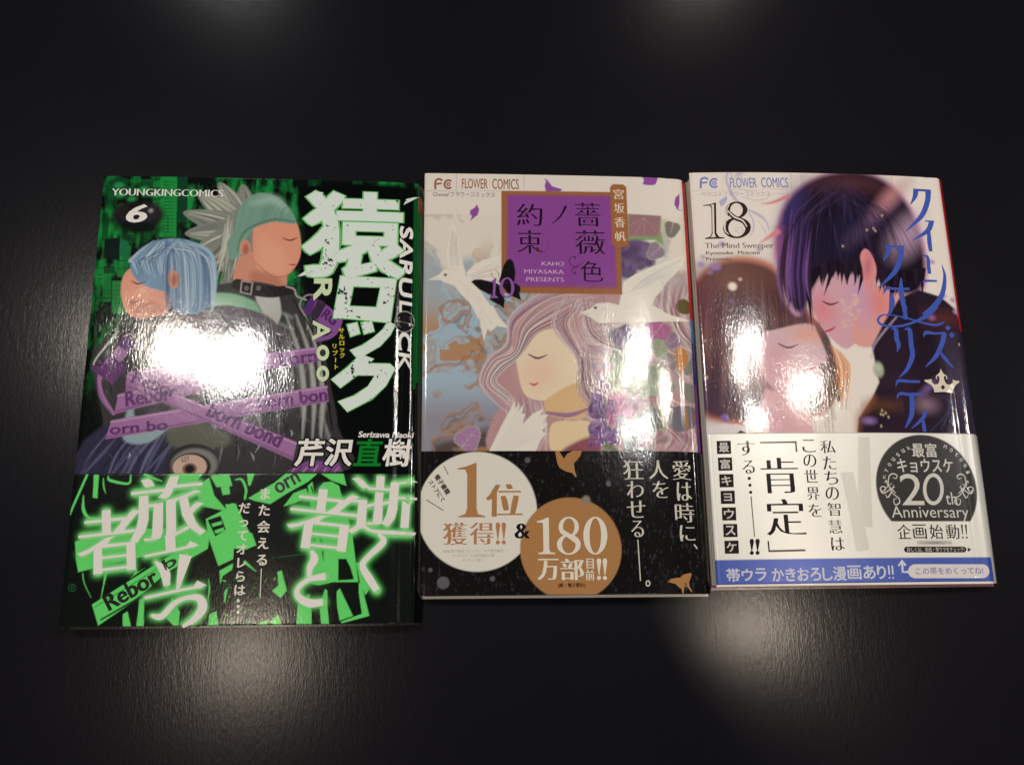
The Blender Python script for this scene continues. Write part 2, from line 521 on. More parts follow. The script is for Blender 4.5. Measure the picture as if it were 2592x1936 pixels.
        for k in range(K):
            f0, f1 = k / K, (k + .86) / K
            dx = rng.uniform(-.12, .12); dy = rng.uniform(-.1, .1)
            sh = le * (1 - (k + .5) / K)
            base = len(V)
            for t in us:
                u = .5 + (w - 1.9) * t + sh * .75 * t
                hz = float(self.height(np.array(min(max((w - 1.9) * t, 4), w - 4)), np.array(h / 2))) - .75
                for vv in (1.0 + dy, h - 1.0 + dy):
                    for f in (f0, f1):
                        V.append(((u + dx - w / 2) * MM, (vv - h / 2) * MM, (.5 + (hz - .5) * f) * MM))
            for i in range(len(us) - 1):
                a = base + i * 4; c = a + 4
                F += [(a, a + 2, c + 2, c), (a + 1, c + 1, c + 3, a + 3), (a, c, c + 1, a + 1), (a + 2, a + 3, c + 3, c + 2)]
            F += [(base, base + 1, base + 3, base + 2)]
            e = base + (len(us) - 1) * 4
            F += [(e, e + 2, e + 3, e + 1)]
        mesh_obj("page_block", V, F, m, self.root)
        # back cover
        mb, ntb, bb = principled("back_cover_print", base=tuple(lin(back_rgb)), rough=.2); film_bump(ntb, bb)
        x0, x1 = (-w / 2 + .2) * MM, (w / 2 + le * .9) * MM
        yf = (-h / 2 - .9) * MM
        V = [(x0, yf, 0.0001), (x1, yf, 0.0001), (x1, h/2*MM, 0.0001), (x0, h/2*MM, 0.0001)]
        V += [(x, y, .00045) for x, y, z in V]
        mesh_obj("back_cover", V, [(3,2,1,0),(4,5,6,7),(0,1,5,4),(1,2,6,5),(2,3,7,6),(3,0,4,7)], mb, self.root)
        # spine, printed in bands from head to foot
        def spine_piece(name, v0, v1, rgb, extra, mat=None, rough=.2):
            n = 12; V = []; F = []
            zt = float(self.height(np.array(w), np.array((v0 + v1) / 2)))
            for vv in (v0, v1):
                for off in (0, .35):
                    for i in range(n + 1):
                        a = i / n
                        z = zt * (1 - a) + .5 * a
                        x = w + le * (a ** .7) * .9 + .45 * math.sin(a * math.pi) + extra - off
                        V.append(((x - w/2) * MM, (vv - h/2) * MM, z * MM))
            m1 = n + 1
            for i in range(n):
                F.append((i, i + 1, 2*m1 + i + 1, 2*m1 + i))
                F.append((m1 + i + 1, m1 + i, 3*m1 + i, 3*m1 + i + 1))
                F.append((i + 1, i, m1 + i, m1 + i + 1)); F.append((2*m1 + i, 2*m1 + i + 1, 3*m1 + i + 1, 3*m1 + i))
            F.append((0, 2*m1, 3*m1, m1)); F.append((n, m1 + n, 3*m1 + n, 2*m1 + n))
            if mat is None:
                mat, nts, bs = principled("spine_print", base=tuple(lin(rgb)), rough=rough); film_bump(nts, bs)
            return mesh_obj(name, V, F, mat, None, True)
        sp = None
        for (f0, f1, rgb) in spine_bands:
            o = spine_piece("spine" if sp is None else "spine_print", h * (1 - f1), h * (1 - f0) - (.0 if sp is None else .02), rgb, 0)
            if sp is None: sp = o; o.parent = self.root
            else: o.parent = sp
        if band_rgb is not None:
            o = spine_piece("band_spine", 0.1, band_top, band_rgb, .45, rough=band_rough)
            self.band_spine = o

# ------------------------------------------------------------------ table
mt, nt, b = principled("black_table_laminate", base=(.0036, .0033, .0062), rough=.6, spec=.05)
b.inputs['Coat Weight'].default_value = .42; b.inputs['Coat Roughness'].default_value = .165
tc = nt.nodes.new("ShaderNodeTexCoord")
def tnoise(scale, det, mapping=(1, 1, 1)):
    mp = nt.nodes.new("ShaderNodeMapping"); mp.inputs["Scale"].default_value = mapping
    n = nt.nodes.new("ShaderNodeTexNoise"); n.inputs["Scale"].default_value = scale; n.inputs["Detail"].default_value = det
    nt.links.new(tc.outputs["Object"], mp.inputs[0]); nt.links.new(mp.outputs[0], n.inputs["Vector"])
    return n
g1 = tnoise(1, 4, (1900, 420, 100)); g2 = tnoise(1, 3, (600, 110, 40)); g3 = tnoise(14, 4)
ad = nt.nodes.new("ShaderNodeMath"); ad.operation = 'ADD'; nt.links.new(g1.outputs["Fac"], ad.inputs[0]); nt.links.new(g2.outputs["Fac"], ad.inputs[1])
bp = nt.nodes.new("ShaderNodeBump"); bp.inputs["Strength"].default_value = .3; bp.inputs["Distance"].default_value = .00006
nt.links.new(ad.outputs[0], bp.inputs["Height"]); nt.links.new(bp.outputs[0], b.inputs["Normal"]); nt.links.new(bp.outputs[0], b.inputs["Coat Normal"])
mr = nt.nodes.new("ShaderNodeMapRange"); mr.inputs[1].default_value = .3; mr.inputs[2].default_value = .7
mr.inputs[3].default_value = .55; mr.inputs[4].default_value = .65
nt.links.new(g3.outputs["Fac"], mr.inputs[0]); nt.links.new(mr.outputs[0], b.inputs["Roughness"])
g4 = tnoise(1, 3, (2300, 520, 100))
mc = nt.nodes.new("ShaderNodeMapRange"); mc.inputs[1].default_value = .3; mc.inputs[2].default_value = .72; mc.inputs[3].default_value = .27; mc.inputs[4].default_value = .48
nt.links.new(g4.outputs["Fac"], mc.inputs[0]); nt.links.new(mc.outputs[0], b.inputs["Coat Weight"])
# dust and tiny chips
vo = nt.nodes.new("ShaderNodeTexVoronoi"); vo.inputs["Scale"].default_value = 26
nt.links.new(tc.outputs["Object"], vo.inputs["Vector"])
lt = nt.nodes.new("ShaderNodeMath"); lt.operation = 'LESS_THAN'; lt.inputs[1].default_value = .011
nt.links.new(vo.outputs["Distance"], lt.inputs[0])
mx = nt.nodes.new("ShaderNodeMix"); mx.data_type = 'RGBA'
mx.inputs[6].default_value = (.0036, .0033, .0062, 1); mx.inputs[7].default_value = (.22, .22, .22, 1)
sx = nt.nodes.new("ShaderNodeSeparateColor"); nt.links.new(vo.outputs["Color"], sx.inputs[0])
gt = nt.nodes.new("ShaderNodeMath"); gt.operation = 'GREATER_THAN'; gt.inputs[1].default_value = .72; nt.links.new(sx.outputs[0], gt.inputs[0])
ml = nt.nodes.new("ShaderNodeMath"); ml.operation = 'MULTIPLY'; nt.links.new(lt.outputs[0], ml.inputs[0]); nt.links.new(gt.outputs[0], ml.inputs[1])
nt.links.new(ml.outputs[0], mx.inputs[0]); nt.links.new(mx.outputs[2], b.inputs["Base Color"])
X0, X1, Y0, Y1, TH = -.75, .85, -.45, .75, .03
V = [(X0, Y0, -TH), (X1, Y0, -TH), (X1, Y1, -TH), (X0, Y1, -TH), (X0, Y0, 0), (X1, Y0, 0), (X1, Y1, 0), (X0, Y1, 0)]
tb = mesh_obj("table_top", V, [(3, 2, 1, 0), (4, 5, 6, 7), (0, 1, 5, 4), (1, 2, 6, 5), (2, 3, 7, 6), (3, 0, 4, 7)], mt)
tb['kind'] = 'structure'

GROUP = "comic paperbacks lying in a row on the black table"
rnd = random.Random(4)
PM = print_mat("cover_print")

# =================================================================== BOOK ONE (left)
W1, H1 = 128.44, 179.37
k1 = Book("large black and green comic with purple straps and a bright green paper band", GROUP,
          -72.22, 92.21, -.0007, W1, H1, 11, [(263, 446), (1057, 467), (150, 1584), (1046, 1576)], (1.6, .62), 3.0, 1)
c = Canvas(k1.H, 0, W1, 0, H1, (8, 15, 10))
# green night-street backdrop: blocks and signs
U, Vv = c.U, c.V
n = fbm(U, Vv, 9, 3); n2 = fbm(U * 2.6, Vv * .7, 7, 9)
a = np.clip((n * n2 * 4 - .85) * 1.2, 0, 1) * smoothstep((Vv - 78) / 45)
c.img += a[..., None] * (lin((28, 156, 72)) - c.img) * .85
def blocks(n, x0, x1, y0, y1, sd):
    r = random.Random(sd)
    for _ in range(n):
        x = r.uniform(x0, x1); y = r.uniform(y0, y1); w = r.uniform(6, 34); h = r.uniform(14, 90)
        t = r.random()
        col = (int(6 + 22 * t), int(30 + 115 * t), int(18 + 50 * t))
        c.poly('p', [(x, y), (x + w, y), (x + w * .98, y + h), (x, y + h)], col, alpha=r.uniform(.35, .9))
        if r.random() < .5:
            for q in range(3):
                yy = y + h * r.random(); c.stroke('p', [(x, yy), (x + w, yy)], 2, (4, 14, 8), alpha=.8, smooth=False)
blocks(46, 225, 470, 450, 830, 5)
blocks(44, 770, 1066, 450, 560, 6); blocks(20, 1035, 1062, 560, 960, 7); blocks(18, 740, 800, 560, 860, 8)
c.poly('a1', [(1115, 105), (1285, 105), (1275, 730), (1100, 730)], (30, 146, 66))
c.poly('a1', [(1290, 105), (1392, 105), (1385, 560), (1285, 600)], (12, 66, 38))
for yy in range(170, 720, 34):
    c.stroke('a1', [(1150, yy), (1245, yy + 4)], [9, 5], (8, 34, 18), alpha=.75, smooth=False)
c.stroke('a1', [(1190, 510), (1188, 690)], 7, (8, 40, 20))
for cx, cy, r in ((690, 190, 95), (945, 235, 92), (1075, 290, 85), (700, 285, 80), (820, 330, 72)):
    c.ell('a1', (cx, cy), r, r * .9, (16, 74, 38), alpha=.8); c.ell('a1', (cx, cy + 12), r * .55, r * .4, (46, 165, 92), soft=.8, alpha=.75)
c.poly('a1', [(620, 1165), (800, 1175), (790, 1490), (615, 1500)], (32, 140, 66), alpha=.9)
for i in range(5):
    for j in range(6):
        c.ell('a1', (660 + i * 30, 1220 + j * 44), 5, 8, (12, 60, 30))
c.poly('a1', [(540, 745), (700, 730), (695, 960), (530, 940)], (8, 30, 22)); c.poly('a1', [(700, 740), (790, 770), (785, 950), (695, 900)], (26, 112, 72))
for y in (1255, 1290, 1325):
    c.stroke('a1', [(400, y), (640, y + 15)], 10, (18, 80, 42), smooth=False)
# dark ball plate behind the volume number
c.ell('a1', (885, 510), 270, 165, (22, 22, 20), soft=1.2); c.ell('a1', (1000, 480), 115, 105, (48, 46, 48), soft=3.0, alpha=.9)
c.ell('a1', (1015, 462), 16, 16, (190, 190, 185), soft=1.0); c.ell('a1', (720, 480), 75, 85, (40, 36, 38), soft=2.5, alpha=.8)
c.ell('a1', (900, 640), 230, 60, (10, 20, 14), soft=1.5)
# black field on the right that carries the title
c.poly('p', [(770, 478), (1040, 478), (1056, 520), (1040, 1200), (850, 1200), (830, 960), (795, 820), (760, 700), (768, 600)], (4, 9, 6), soft=1.2, smooth=True)
c.poly('p', [(1046, 500), (1060, 500), (1056, 985), (1044, 985)], (10, 96, 40), alpha=.85)
# --- two plain faceless busts stand in for the cover figures
def streaks(cv, ctr, rx, ry, cols, n, sd, w=(3, 9), a0=-2.9, a1=-.2, al=.8, twist=.5):
    r = random.Random(sd)
    for _ in range(n):
        s = r.uniform(-1, 1)
        pts = []
        for q in range(5):
            t = q / 4
            x = ctr[0] + rx * s * math.sin(.35 + t * 1.5); y = ctr[1] - ry + 2 * ry * t * r.uniform(.93, 1)
            if ((x - ctr[0]) / rx) ** 2 + ((y - ctr[1]) / ry) ** 2 > .96:
                y = ctr[1] + math.copysign(ry * math.sqrt(max(0, .96 - ((x - ctr[0]) / rx) ** 2)), y - ctr[1])
            pts.append((x, y))
        cv.stroke('p', pts, [.8, r.uniform(*w), r.uniform(*w), .8], r.choice(cols), alpha=al * r.uniform(.5, 1), soft=.3)
# right bust: silver dome of hair, green headcloth, blank face
HR = [(186, 190, 174), (96, 102, 98), (208, 208, 192), (118, 126, 120), (150, 156, 146)]
r = random.Random(17)
for ang, L in ((96, 92), (120, 118), (142, 132), (163, 142), (182, 130), (200, 112), (218, 120), (236, 96)):
    a_ = math.radians(ang); dx, dy = math.cos(a_), -math.sin(a_)
    cx_, cy_ = 628 + 30 * dx, 588 + 34 * dy
    tip = (cx_ + dx * L, cy_ + dy * L * .92); nx_, ny_ = -dy * 30, dx * 30
    c.poly('p', [(cx_ + nx_, cy_ + ny_), (cx_ + dx * L * .55 + nx_ * .8, cy_ + dy * L * .5 + ny_ * .8), tip, (cx_ + dx * L * .55 - nx_ * .8, cy_ + dy * L * .5 - ny_ * .8), (cx_ - nx_, cy_ - ny_)], (136, 142, 132), soft=.3, smooth=True)
    for _ in range(9):
        s_ = r.uniform(-.8, .8)
        c.stroke('p', [(cx_ + nx_ * s_, cy_ + ny_ * s_), (cx_ + dx * L * .5 + nx_ * s_ * .8, cy_ + dy * L * .5 + ny_ * s_ * .8), (cx_ + dx * L * .88 + nx_ * s_ * .3, cy_ + dy * L * .84 + ny_ * s_ * .3)], [2, r.uniform(4, 8), 1], r.choice(HR), soft=.3, alpha=r.uniform(.5, .9))
c.ell('p', (632, 590), 62, 84, (136, 142, 132), soft=.5)
c.stroke('p', [(600, 660), (590, 700), (560, 725)], [40, 40, 8], (128, 134, 126), soft=.4)
for _ in range(26):
    x = r.uniform(570, 640); c.stroke('p', [(x, 560 + r.uniform(-20, 30)), (x - 8, 630), (x - r.uniform(6, 34), 690 + r.uniform(0, 30))], [2, r.uniform(4, 8), 1], r.choice(HR), soft=.3, alpha=.8)
c.poly('p', [(612, 650), (705, 650), (720, 735), (600, 735)], (214, 150, 124), smooth=True)
c.poly('p', [(645, 560), (690, 540), (745, 560), (762, 615), (756, 665), (725, 700), (680, 700), (645, 665)], (232, 160, 132), smooth=True, soft=.3)
c.poly('p', [(655, 610), (700, 620), (735, 680), (700, 700), (660, 680)], (240, 178, 150), smooth=True, soft=2.5, alpha=.6)
c.poly('p', [(592, 588), (612, 520), (660, 492), (715, 512), (750, 568), (690, 566), (640, 585), (612, 640), (585, 660), (575, 620)], (124, 164, 148), smooth=True, soft=.3)
c.stroke('p', [(600, 640), (622, 588), (690, 560), (745, 565)], [3, 8, 5], (84, 122, 110), soft=.5, alpha=.8)
c.stroke('p', [(640, 520), (690, 508), (725, 535)], [4, 18, 6], (172, 204, 188), soft=2.5, alpha=.8)
c.ell('p', (622, 632), 15, 25, (216, 156, 128), rot=.15); c.ell('p', (623, 634), 8, 15, (176, 106, 88), soft=.8)
c.stroke('p', [(716, 606), (734, 612), (752, 606)], [2, 4, 2], (84, 48, 40)); c.stroke('p', [(728, 672), (742, 674), (752, 671)], [1, 4, 1], (160, 84, 78))
c.stroke('p', [(645, 665), (690, 702), (735, 700)], [1, 3, 1], (150, 88, 66), soft=.3, alpha=.8); c.poly('p', [(640, 690), (700, 704), (712, 735), (640, 735)], (176, 112, 88), smooth=True, soft=1.5, alpha=.6)
# fine ink lines through hair and cloth
r = random.Random(171)
for _ in range(34):
    t_ = r.uniform(0, 1); x = 596 + t_ * 140
    c.stroke('p', [(x, 590 - t_ * 30), (x + 10, 545 - t_ * 10), (x + 20, 512 + t_ * 20)], [1, 2, 1], (92, 132, 118), soft=.25, alpha=r.uniform(.15, .4))
# jacket mass
c.poly('p', [(232, 905), (300, 835), (400, 780), (470, 745), (560, 722), (640, 715), (720, 735), (775, 790), (815, 870), (838, 980), (856, 1080), (846, 1202), (160, 1202), (180, 1150), (262, 1090)], (58, 57, 58), soft=.4, smooth=True)
c.poly('p', [(160, 1202), (215, 1110), (270, 1070), (420, 1060), (440, 1202)], (52, 50, 74), soft=1.0)
r = random.Random(11)
for _ in range(46):
    x = r.uniform(450, 830); y = r.uniform(780, 1080)
    g = r.choice([150, 110, 180, 24, 20, 34])
    c.stroke('p', [(x, y), (x + r.uniform(-8, 16), y + r.uniform(30, 60)), (x + r.uniform(-5, 22), y + r.uniform(70, 150))], [1, r.uniform(4, 15), 1], (g, g, g + 4), soft=.5, alpha=r.uniform(.3, .8))
for _ in range(18):
    x = r.uniform(190, 420); 
    c.stroke('p', [(x + 60, r.uniform(1080, 1110)), (x + 20, 1150), (x - r.uniform(0, 30), 1202)], [1, r.uniform(3, 9), 3], r.choice([(96, 98, 130), (120, 126, 160), (36, 34, 54)]), soft=.5, alpha=.75)
r = random.Random(12)
for _ in range(170):
    x = r.uniform(250, 840); y = r.uniform(790, 1150)
    g = r.choice([210, 150, 18, 12, 26, 90]); L_ = r.uniform(12, 46); q_ = r.uniform(-14, 14)
    c.stroke('p', [(x, y), (x + q_ * .4 + 3, y + L_ * .5), (x + q_, y + L_)], [.6, r.uniform(1.5, 5), .6], (g, g, g + 3), soft=.2, alpha=r.uniform(.3, .85))
c.poly('p', [(648, 745), (700, 742), (712, 800), (690, 830), (664, 790)], (196, 196, 192), smooth=True, soft=.4)
for x in (765, 790, 812): c.stroke('p', [(x - 40, 800), (x - 6, 900), (x + 6, 1010), (x + 2, 1110)], [3, 10, 12, 3], (188, 190, 184), soft=.7, alpha=.75)
c.stroke('p', [(742, 760), (800, 860), (826, 980), (842, 1090)], [3, 5, 5, 3], (14, 14, 14), soft=.3)
c.stroke('p', [(300, 838), (244, 905), (236, 930)], [5, 5, 3], (190, 196, 190), soft=.2)
c.poly('a3', [(1180, 950), (1300, 930), (1650, 1130), (1780, 1180), (1720, 1300), (1200, 1290)], (96, 98, 86), smooth=True, soft=1.2)
c.poly('a3', [(820, 900), (860, 1010), (1170, 980), (1180, 1100), (960, 1260), (720, 1220), (760, 930)], (150, 172, 180), smooth=True, soft=.8)
for y in (760, 790, 826, 866, 905):
    c.stroke('p', [(480 + (y - 760) * .1, y + 30), (560, y), (660, y + 12), (740, y + 46)], [2, 9, 3], (186, 196, 186), soft=1.2, alpha=.55)
c.ell('p', (560, 800), 105, 62, (134, 188, 152), soft=.6); c.ell('p', (545, 778), 58, 22, (190, 222, 196), soft=3, alpha=.7)
c.poly('p', [(452, 805), (560, 775), (655, 792), (700, 820), (735, 870), (690, 890), (600, 850), (470, 845)], (92, 84, 92), soft=.5, smooth=True)
for x, y, w_, h_ in ((500, 815, 62, 22), (590, 818, 30, 44), (640, 835, 20, 50), (700, 850, 16, 44)):
    c.poly('p', [(x, y), (x + w_, y + 4), (x + w_ - 4, y + h_), (x - 4, y + h_ - 3)], (56, 48, 54), soft=.3); c.stroke('p', [(x, y - 4), (x + w_, y)], 5, (146, 134, 146), smooth=False)
# zips, collar and straps
c.stroke('a3', [(580, 270), (700, 170), (900, 80), (1050, 20)], [12, 14, 6], (150, 156, 150), soft=.3)
c.stroke('a3', [(660, 260), (800, 170), (1000, 60)], [100, 120, 90], (52, 46, 50), soft=.6)
c.stroke('p', [(602, 722), (640, 735), (690, 742), (735, 736)], [30, 34, 26], (40, 34, 34), soft=.3)
for x in (625, 655): c.ell('p', (x, 732), 5, 6, (150, 140, 142)); c.ell('p', (x, 732), 2.5, 3, (30, 24, 24))
c.stroke('p', [(613, 714), (640, 718), (636, 748), (610, 742), (613, 714)], 4, (168, 156, 160), smooth=False)
c.stroke('p', [(725, 728), (745, 735), (752, 752), (775, 762)], 5, (170, 160, 166))
c.poly('a4', [(0, 0), (480, 0), (640, 330), (600, 900), (0, 900)], (96, 100, 94), soft=6, alpha=.25)
# left bust: smooth pale-blue bob shape, blank face
c.poly('p', [(372, 790), (440, 770), (470, 830), (360, 860)], (48, 42, 48), soft=.5, smooth=True)
c.poly('p', [(312, 700), (345, 676), (420, 690), (430, 780), (392, 802), (332, 800), (308, 755)], (232, 164, 138), smooth=True, soft=.3)
c.poly('p', [(335, 760), (400, 770), (420, 790), (380, 800), (340, 795)], (180, 112, 92), smooth=True, soft=1.5, alpha=.6)
c.ell('p', (437, 672), 108, 74, (118, 152, 184))
c.poly('p', [(334, 680), (344, 642), (400, 610), (480, 612), (540, 660), (548, 740), (510, 792), (452, 792), (434, 764), (416, 715), (380, 676)], (122, 156, 186), smooth=True, soft=.3)
r = random.Random(21)
for _ in range(64):
    t = r.random(); x0 = 350 + t * 160
    x1 = 336 + t * 212; y1 = 690 + (94 if t > .38 else 0) + r.uniform(-8, 12)
    cc = r.choice([(176, 206, 224), (84, 110, 146), (150, 186, 210), (96, 124, 158), (196, 220, 232)])
    c.stroke('p', [(430 + (x0 - 430) * .5, 606 + r.uniform(0, 14)), ((x0 + x1) / 2 + (x1 - 440) * .12, 640 + r.uniform(0, 20)), (x1, y1 - 30), (x1 - (x1 - 440) * .12, y1)], [1, r.uniform(4, 9), r.uniform(3, 7), .8], cc, soft=.4, alpha=r.uniform(.35, .8))
c.ell('p', (440, 708), 15, 26, (214, 150, 124), rot=.2); c.ell('p', (441, 710), 7, 15, (166, 104, 90), soft=.8)
r = random.Random(23)
for _ in range(60):
    t = r.random(); x1 = 340 + t * 206; y1 = 684 + (104 if t > .38 else 0) + r.uniform(-8, 12)
    c.stroke('p', [(430 + r.uniform(-30, 30), 608 + r.uniform(0, 20)), (430 + (x1 - 430) * .85, 655), (x1, y1 - 20), (x1 - (x1 - 440) * .12, y1)], [.5, 2, 2, .5], r.choice([(58, 82, 118), (214, 232, 240), (70, 96, 132)]), soft=.2, alpha=r.uniform(.3, .7))
c.stroke('p', [(334, 712), (350, 719), (368, 714)], [2, 4, 2], (70, 60, 72)); c.stroke('p', [(326, 762), (338, 765), (350, 761)], [2, 4, 1], (152, 84, 80))
# purple woven straps
PU, PD, PL = (164, 116, 166), (116, 72, 124), (196, 156, 196)
def strap(pts, edge=None):
    c.poly('p', pts, PU, soft=.2)
    a0, a1, a2, a3 = [np.array(q, float) for q in pts]
    c.stroke('p', [a0 + (a3 - a0) * .1, a1 + (a2 - a1) * .1], 4, PL, smooth=False, alpha=.9); c.stroke('p', [a0 + (a3 - a0) * .88, a1 + (a2 - a1) * .88], 5, PD, smooth=False, alpha=.6)
strap([(326, 940), (804, 880), (810, 917), (318, 990)])
strap([(300, 996), (640, 925), (630, 962), (290, 1047)])
strap([(283, 1062), (828, 977), (833, 1019), (267, 1110)])
strap([(322, 948), (753, 1120), (743, 1166), (319, 976)])
c.stroke('a3', [(770, 270), (640, 420), (520, 540), (478, 640), (510, 800), (620, 965)], [120, 125, 90, 40, 50, 34], PU, soft=.25)
c.stroke('a3', [(700, 250), (560, 440), (465, 580), (462, 680), (520, 850), (608, 970)], [8, 8, 8], PD, soft=.2, alpha=.8)
c.poly('a3', [(720, 190), (860, 260), (770, 360), (665, 290)], (92, 52, 112))
c.stroke('a3', [(720, 200), (800, 180), (860, 250), (830, 300)], 14, (168, 154, 160))
c.poly('a2', [(830, 1350), (900, 1360), (860, 1520), (760, 1500)], (92, 48, 122), smooth=True)
c.poly('a2', [(900, 1380), (1010, 1440), (1110, 1540), (1140, 1640), (1060, 1700), (900, 1590), (850, 1520)], (142, 84, 160), smooth=True)
c.poly('a2', [(905, 1375), (990, 1420), (900, 1580), (830, 1530)], (58, 44, 66)); c.stroke('a2', [(900, 1330), (790, 1330), (720, 1420), (770, 1530)], 18, (160, 148, 156))
c.stroke('a4', [(1100, 60), (1070, 150), (1000, 215), (880, 245)], [60, 50, 46], (140, 88, 158)); 
c.poly('a4', [(800, 1440), (1100, 1460), (1135, 1550), (580, 1550)], (130, 82, 144), soft=.3)
for i in range(9):
    x = 640 + i * 52; c.stroke('a4', [(x, 1550), (x + 40, 1470 + (i % 3) * 20)], 12, (86, 46, 100) if i % 2 else (178, 136, 180), smooth=False)
# round pink disc on the belt
c.ell('a3', (1420, 1460), 250, 190, (44, 42, 44)); c.ell('a3', (1430, 1480), 225, 165, (128, 130, 124), soft=.8); c.ell('a3', (1400, 1500), 190, 140, (54, 46, 48))
c.ell('a3', (1385, 1500), 165, 122, (206, 176, 160)); c.ell('a3', (1385, 1520), 70, 58, (120, 96, 86)); c.ell('a3', (1385, 1520), 44, 40, (34, 26, 26))
k1.sheet("jacket_cover", c, PM, 0)
cover1 = k1.root.children[-1] if k1.root.children else None

# band of book one
BT1 = float(happly(k1.H, [[600, 1200]])[0][1])
cb = Canvas(k1.H, 0, W1, 0.1, BT1, (14, 20, 15))
GR, GM = (106, 228, 114), (60, 152, 68)
P = lambda fr, pts, col=GR, **kw: cb.poly(fr, pts, col, soft=.15, **kw)
P('a5', [(230, 705), (500, 640), (870, 590), (1450, 580), (1520, 640), (1490, 770), (900, 850), (560, 925), (262, 998), (240, 880)])
P('a5', [(395, 1305), (900, 990), (1440, 660), (1510, 700), (1500, 780), (1100, 1010), (820, 1260), (455, 1505)])
cb.stroke('a5', [(480, 1450), (800, 1270), (1100, 1060), (1480, 800)], [16, 22, 10], (24, 60, 28), soft=.25, smooth=False)
cb.stroke('a5', [(420, 1330), (760, 1130), (1090, 920)], [6, 8, 6], (40, 110, 48), smooth=False)
P('a5', [(1370, 205), (1510, 110), (1560, 280), (1700, 440), (1780, 690), (1740, 720), (1640, 420), (1440, 380)]); P('a5', [(1480, 500), (1640, 420), (1750, 700), (1740, 880), (1600, 945), (1500, 660)])
P('a5', [(1495, 510), (1620, 470), (1670, 600), (1570, 665)], (14, 22, 14)); P('a5', [(1535, 545), (1630, 520), (1636, 550), (1545, 575)]); P('a5', [(1560, 610), (1650, 580), (1655, 610), (1575, 640)])
P('a5', [(1520, 90), (1700, 75), (1730, 190), (1580, 200)]); P('a5', [(1620, 200), (1700, 190), (1710, 265), (1640, 275)])
P('a5', [(340, 72), (350, 72), (178, 455), (170, 440)]); cb.stroke('a5', [(345, 75), (178, 445)], 22, GR, smooth=False)
P('a5', [(410, 74), (458, 74), (445, 300), (400, 290)]); cb.stroke('a5', [(500, 110), (505, 190), (525, 255)], [8, 14, 4], GR)
cb.stroke('a5', [(545, 90), (570, 130), (740, 160), (765, 80)], [10, 26, 22, 12], GR); cb.stroke('a5', [(310, 270), (310, 400), (360, 480), (460, 490)], [8, 30, 26, 16], GR)
cb.stroke('a5', [(900, 75), (1000, 120), (1060, 140)], [30, 20, 10], GR); P('a5', [(1180, 72), (1450, 72), (1380, 160), (1260, 190)])
P('a5', [(1870, 70), (1945, 66), (1900, 190), (1880, 180)]); cb.stroke('a5', [(1760, 130), (1820, 130), (1860, 220), (1850, 310)], [10, 26, 20], GR)
P('a5', [(1665, 360), (1760, 360), (1950, 740), (1870, 790), (1740, 780)], mod=None); cb.stroke('a5', [(1850, 910), (1960, 1000)], [30, 4], GR)
P('a5', [(1610, 990), (1740, 920), (1730, 980), (1640, 1040), (1620, 1120)]); cb.stroke('a5', [(1660, 1290), (1670, 1190), (1690, 1160)], [10, 24, 6], GR)
cb.stroke('a5', [(305, 1010), (320, 1100), (385, 1240)], [10, 8, 4], GR); cb.stroke('a5', [(530, 1000), (510, 1100), (480, 1250)], [26, 14, 6], GR)
P('a5', [(690, 1400), (735, 1370), (770, 1520), (690, 1515)]); P('a5', [(820, 1515), (850, 1260), (895, 1250), (890, 1515)]); P('a5', [(1110, 1440), (1160, 1240), (1235, 1380), (1220, 1515), (1180, 1515)])
P('a5', [(1500, 1515), (1520, 1400), (1580, 1370), (1605, 1515)]); cb.stroke('a5', [(1505, 1060), (1515, 1160), (1500, 1280)], [3, 14, 4], GR)
P('a5', [(790, 1030), (820, 950), (830, 1000), (900, 960), (760, 1060)])
P('a5', [(1070, 1010), (1200, 1150), (1100, 1180)], GM)
r = random.Random(31)
for _ in range(60):
    x, y = r.uniform(1650, 2150), r.uniform(1050, 1500)
    if r.random() < .55: cb.stroke('a5', [(x, y), (x + r.uniform(-25, 25), y + r.uniform(-20, 20)), (x + r.uniform(-40, 40), y + r.uniform(-30, 30))], [2, r.uniform(5, 16), 2], r.choice([GR, GM, (40, 110, 48)]), alpha=.85)
P('a6', [(190, 305), (440, 160), (560, 62), (860, 62), (760, 150), (560, 260), (400, 362), (250, 330)])
P('a6', [(860, 62), (1090, 62), (1120, 190), (980, 140)]); P('a6', [(525, 385), (620, 260), (740, 215), (760, 290), (640, 350)])
P('a6', [(755, 190), (800, 150), (830, 380), (870, 200), (900, 160), (980, 150), (1050, 190), (1110, 420), (1170, 600), (1235, 1100), (1000, 1100), (860, 1130), (710, 1100), (770, 900), (830, 700)])
P('a6', [(1045, 880), (1120, 880), (1160, 960), (1195, 1075), (1045, 1085)], (12, 22, 14)); cb.stroke('a6', [(860, 640), (890, 740), (905, 900)], [6, 26, 4], (14, 30, 16)); cb.stroke('a6', [(790, 200), (820, 320), (830, 400)], [14, 10, 2], (14, 30, 16))
P('a6', [(650, 1502), (665, 1300), (770, 1210), (790, 1300), (795, 1502)]); P('a6', [(885, 1502), (870, 1340), (920, 1165), (942, 1180), (945, 1350), (960, 1502)])
P('a6', [(1030, 1190), (1060, 1160), (1185, 1420), (1060, 1465), (1035, 1330)]); P('a6', [(1238, 1110), (1260, 1110), (1340, 1420), (1080, 1490), (1070, 1475), (1270, 1400), (1240, 1200)])
P('a6', [(1215, 920), (1290, 900), (1320, 1050), (1370, 1130), (1300, 1225), (1250, 1100)]); P('a6', [(470, 1000), (510, 990), (560, 1180), (500, 1250), (420, 1180), (480, 1130)])
P('a6', [(150, 600), (230, 640), (270, 750), (170, 790)]); P('a6', [(30, 350), (80, 360), (130, 640), (60, 700)]); cb.stroke('a6', [(400, 875), (600, 850), (770, 830)], [4, 10, 6], (30, 90, 40))
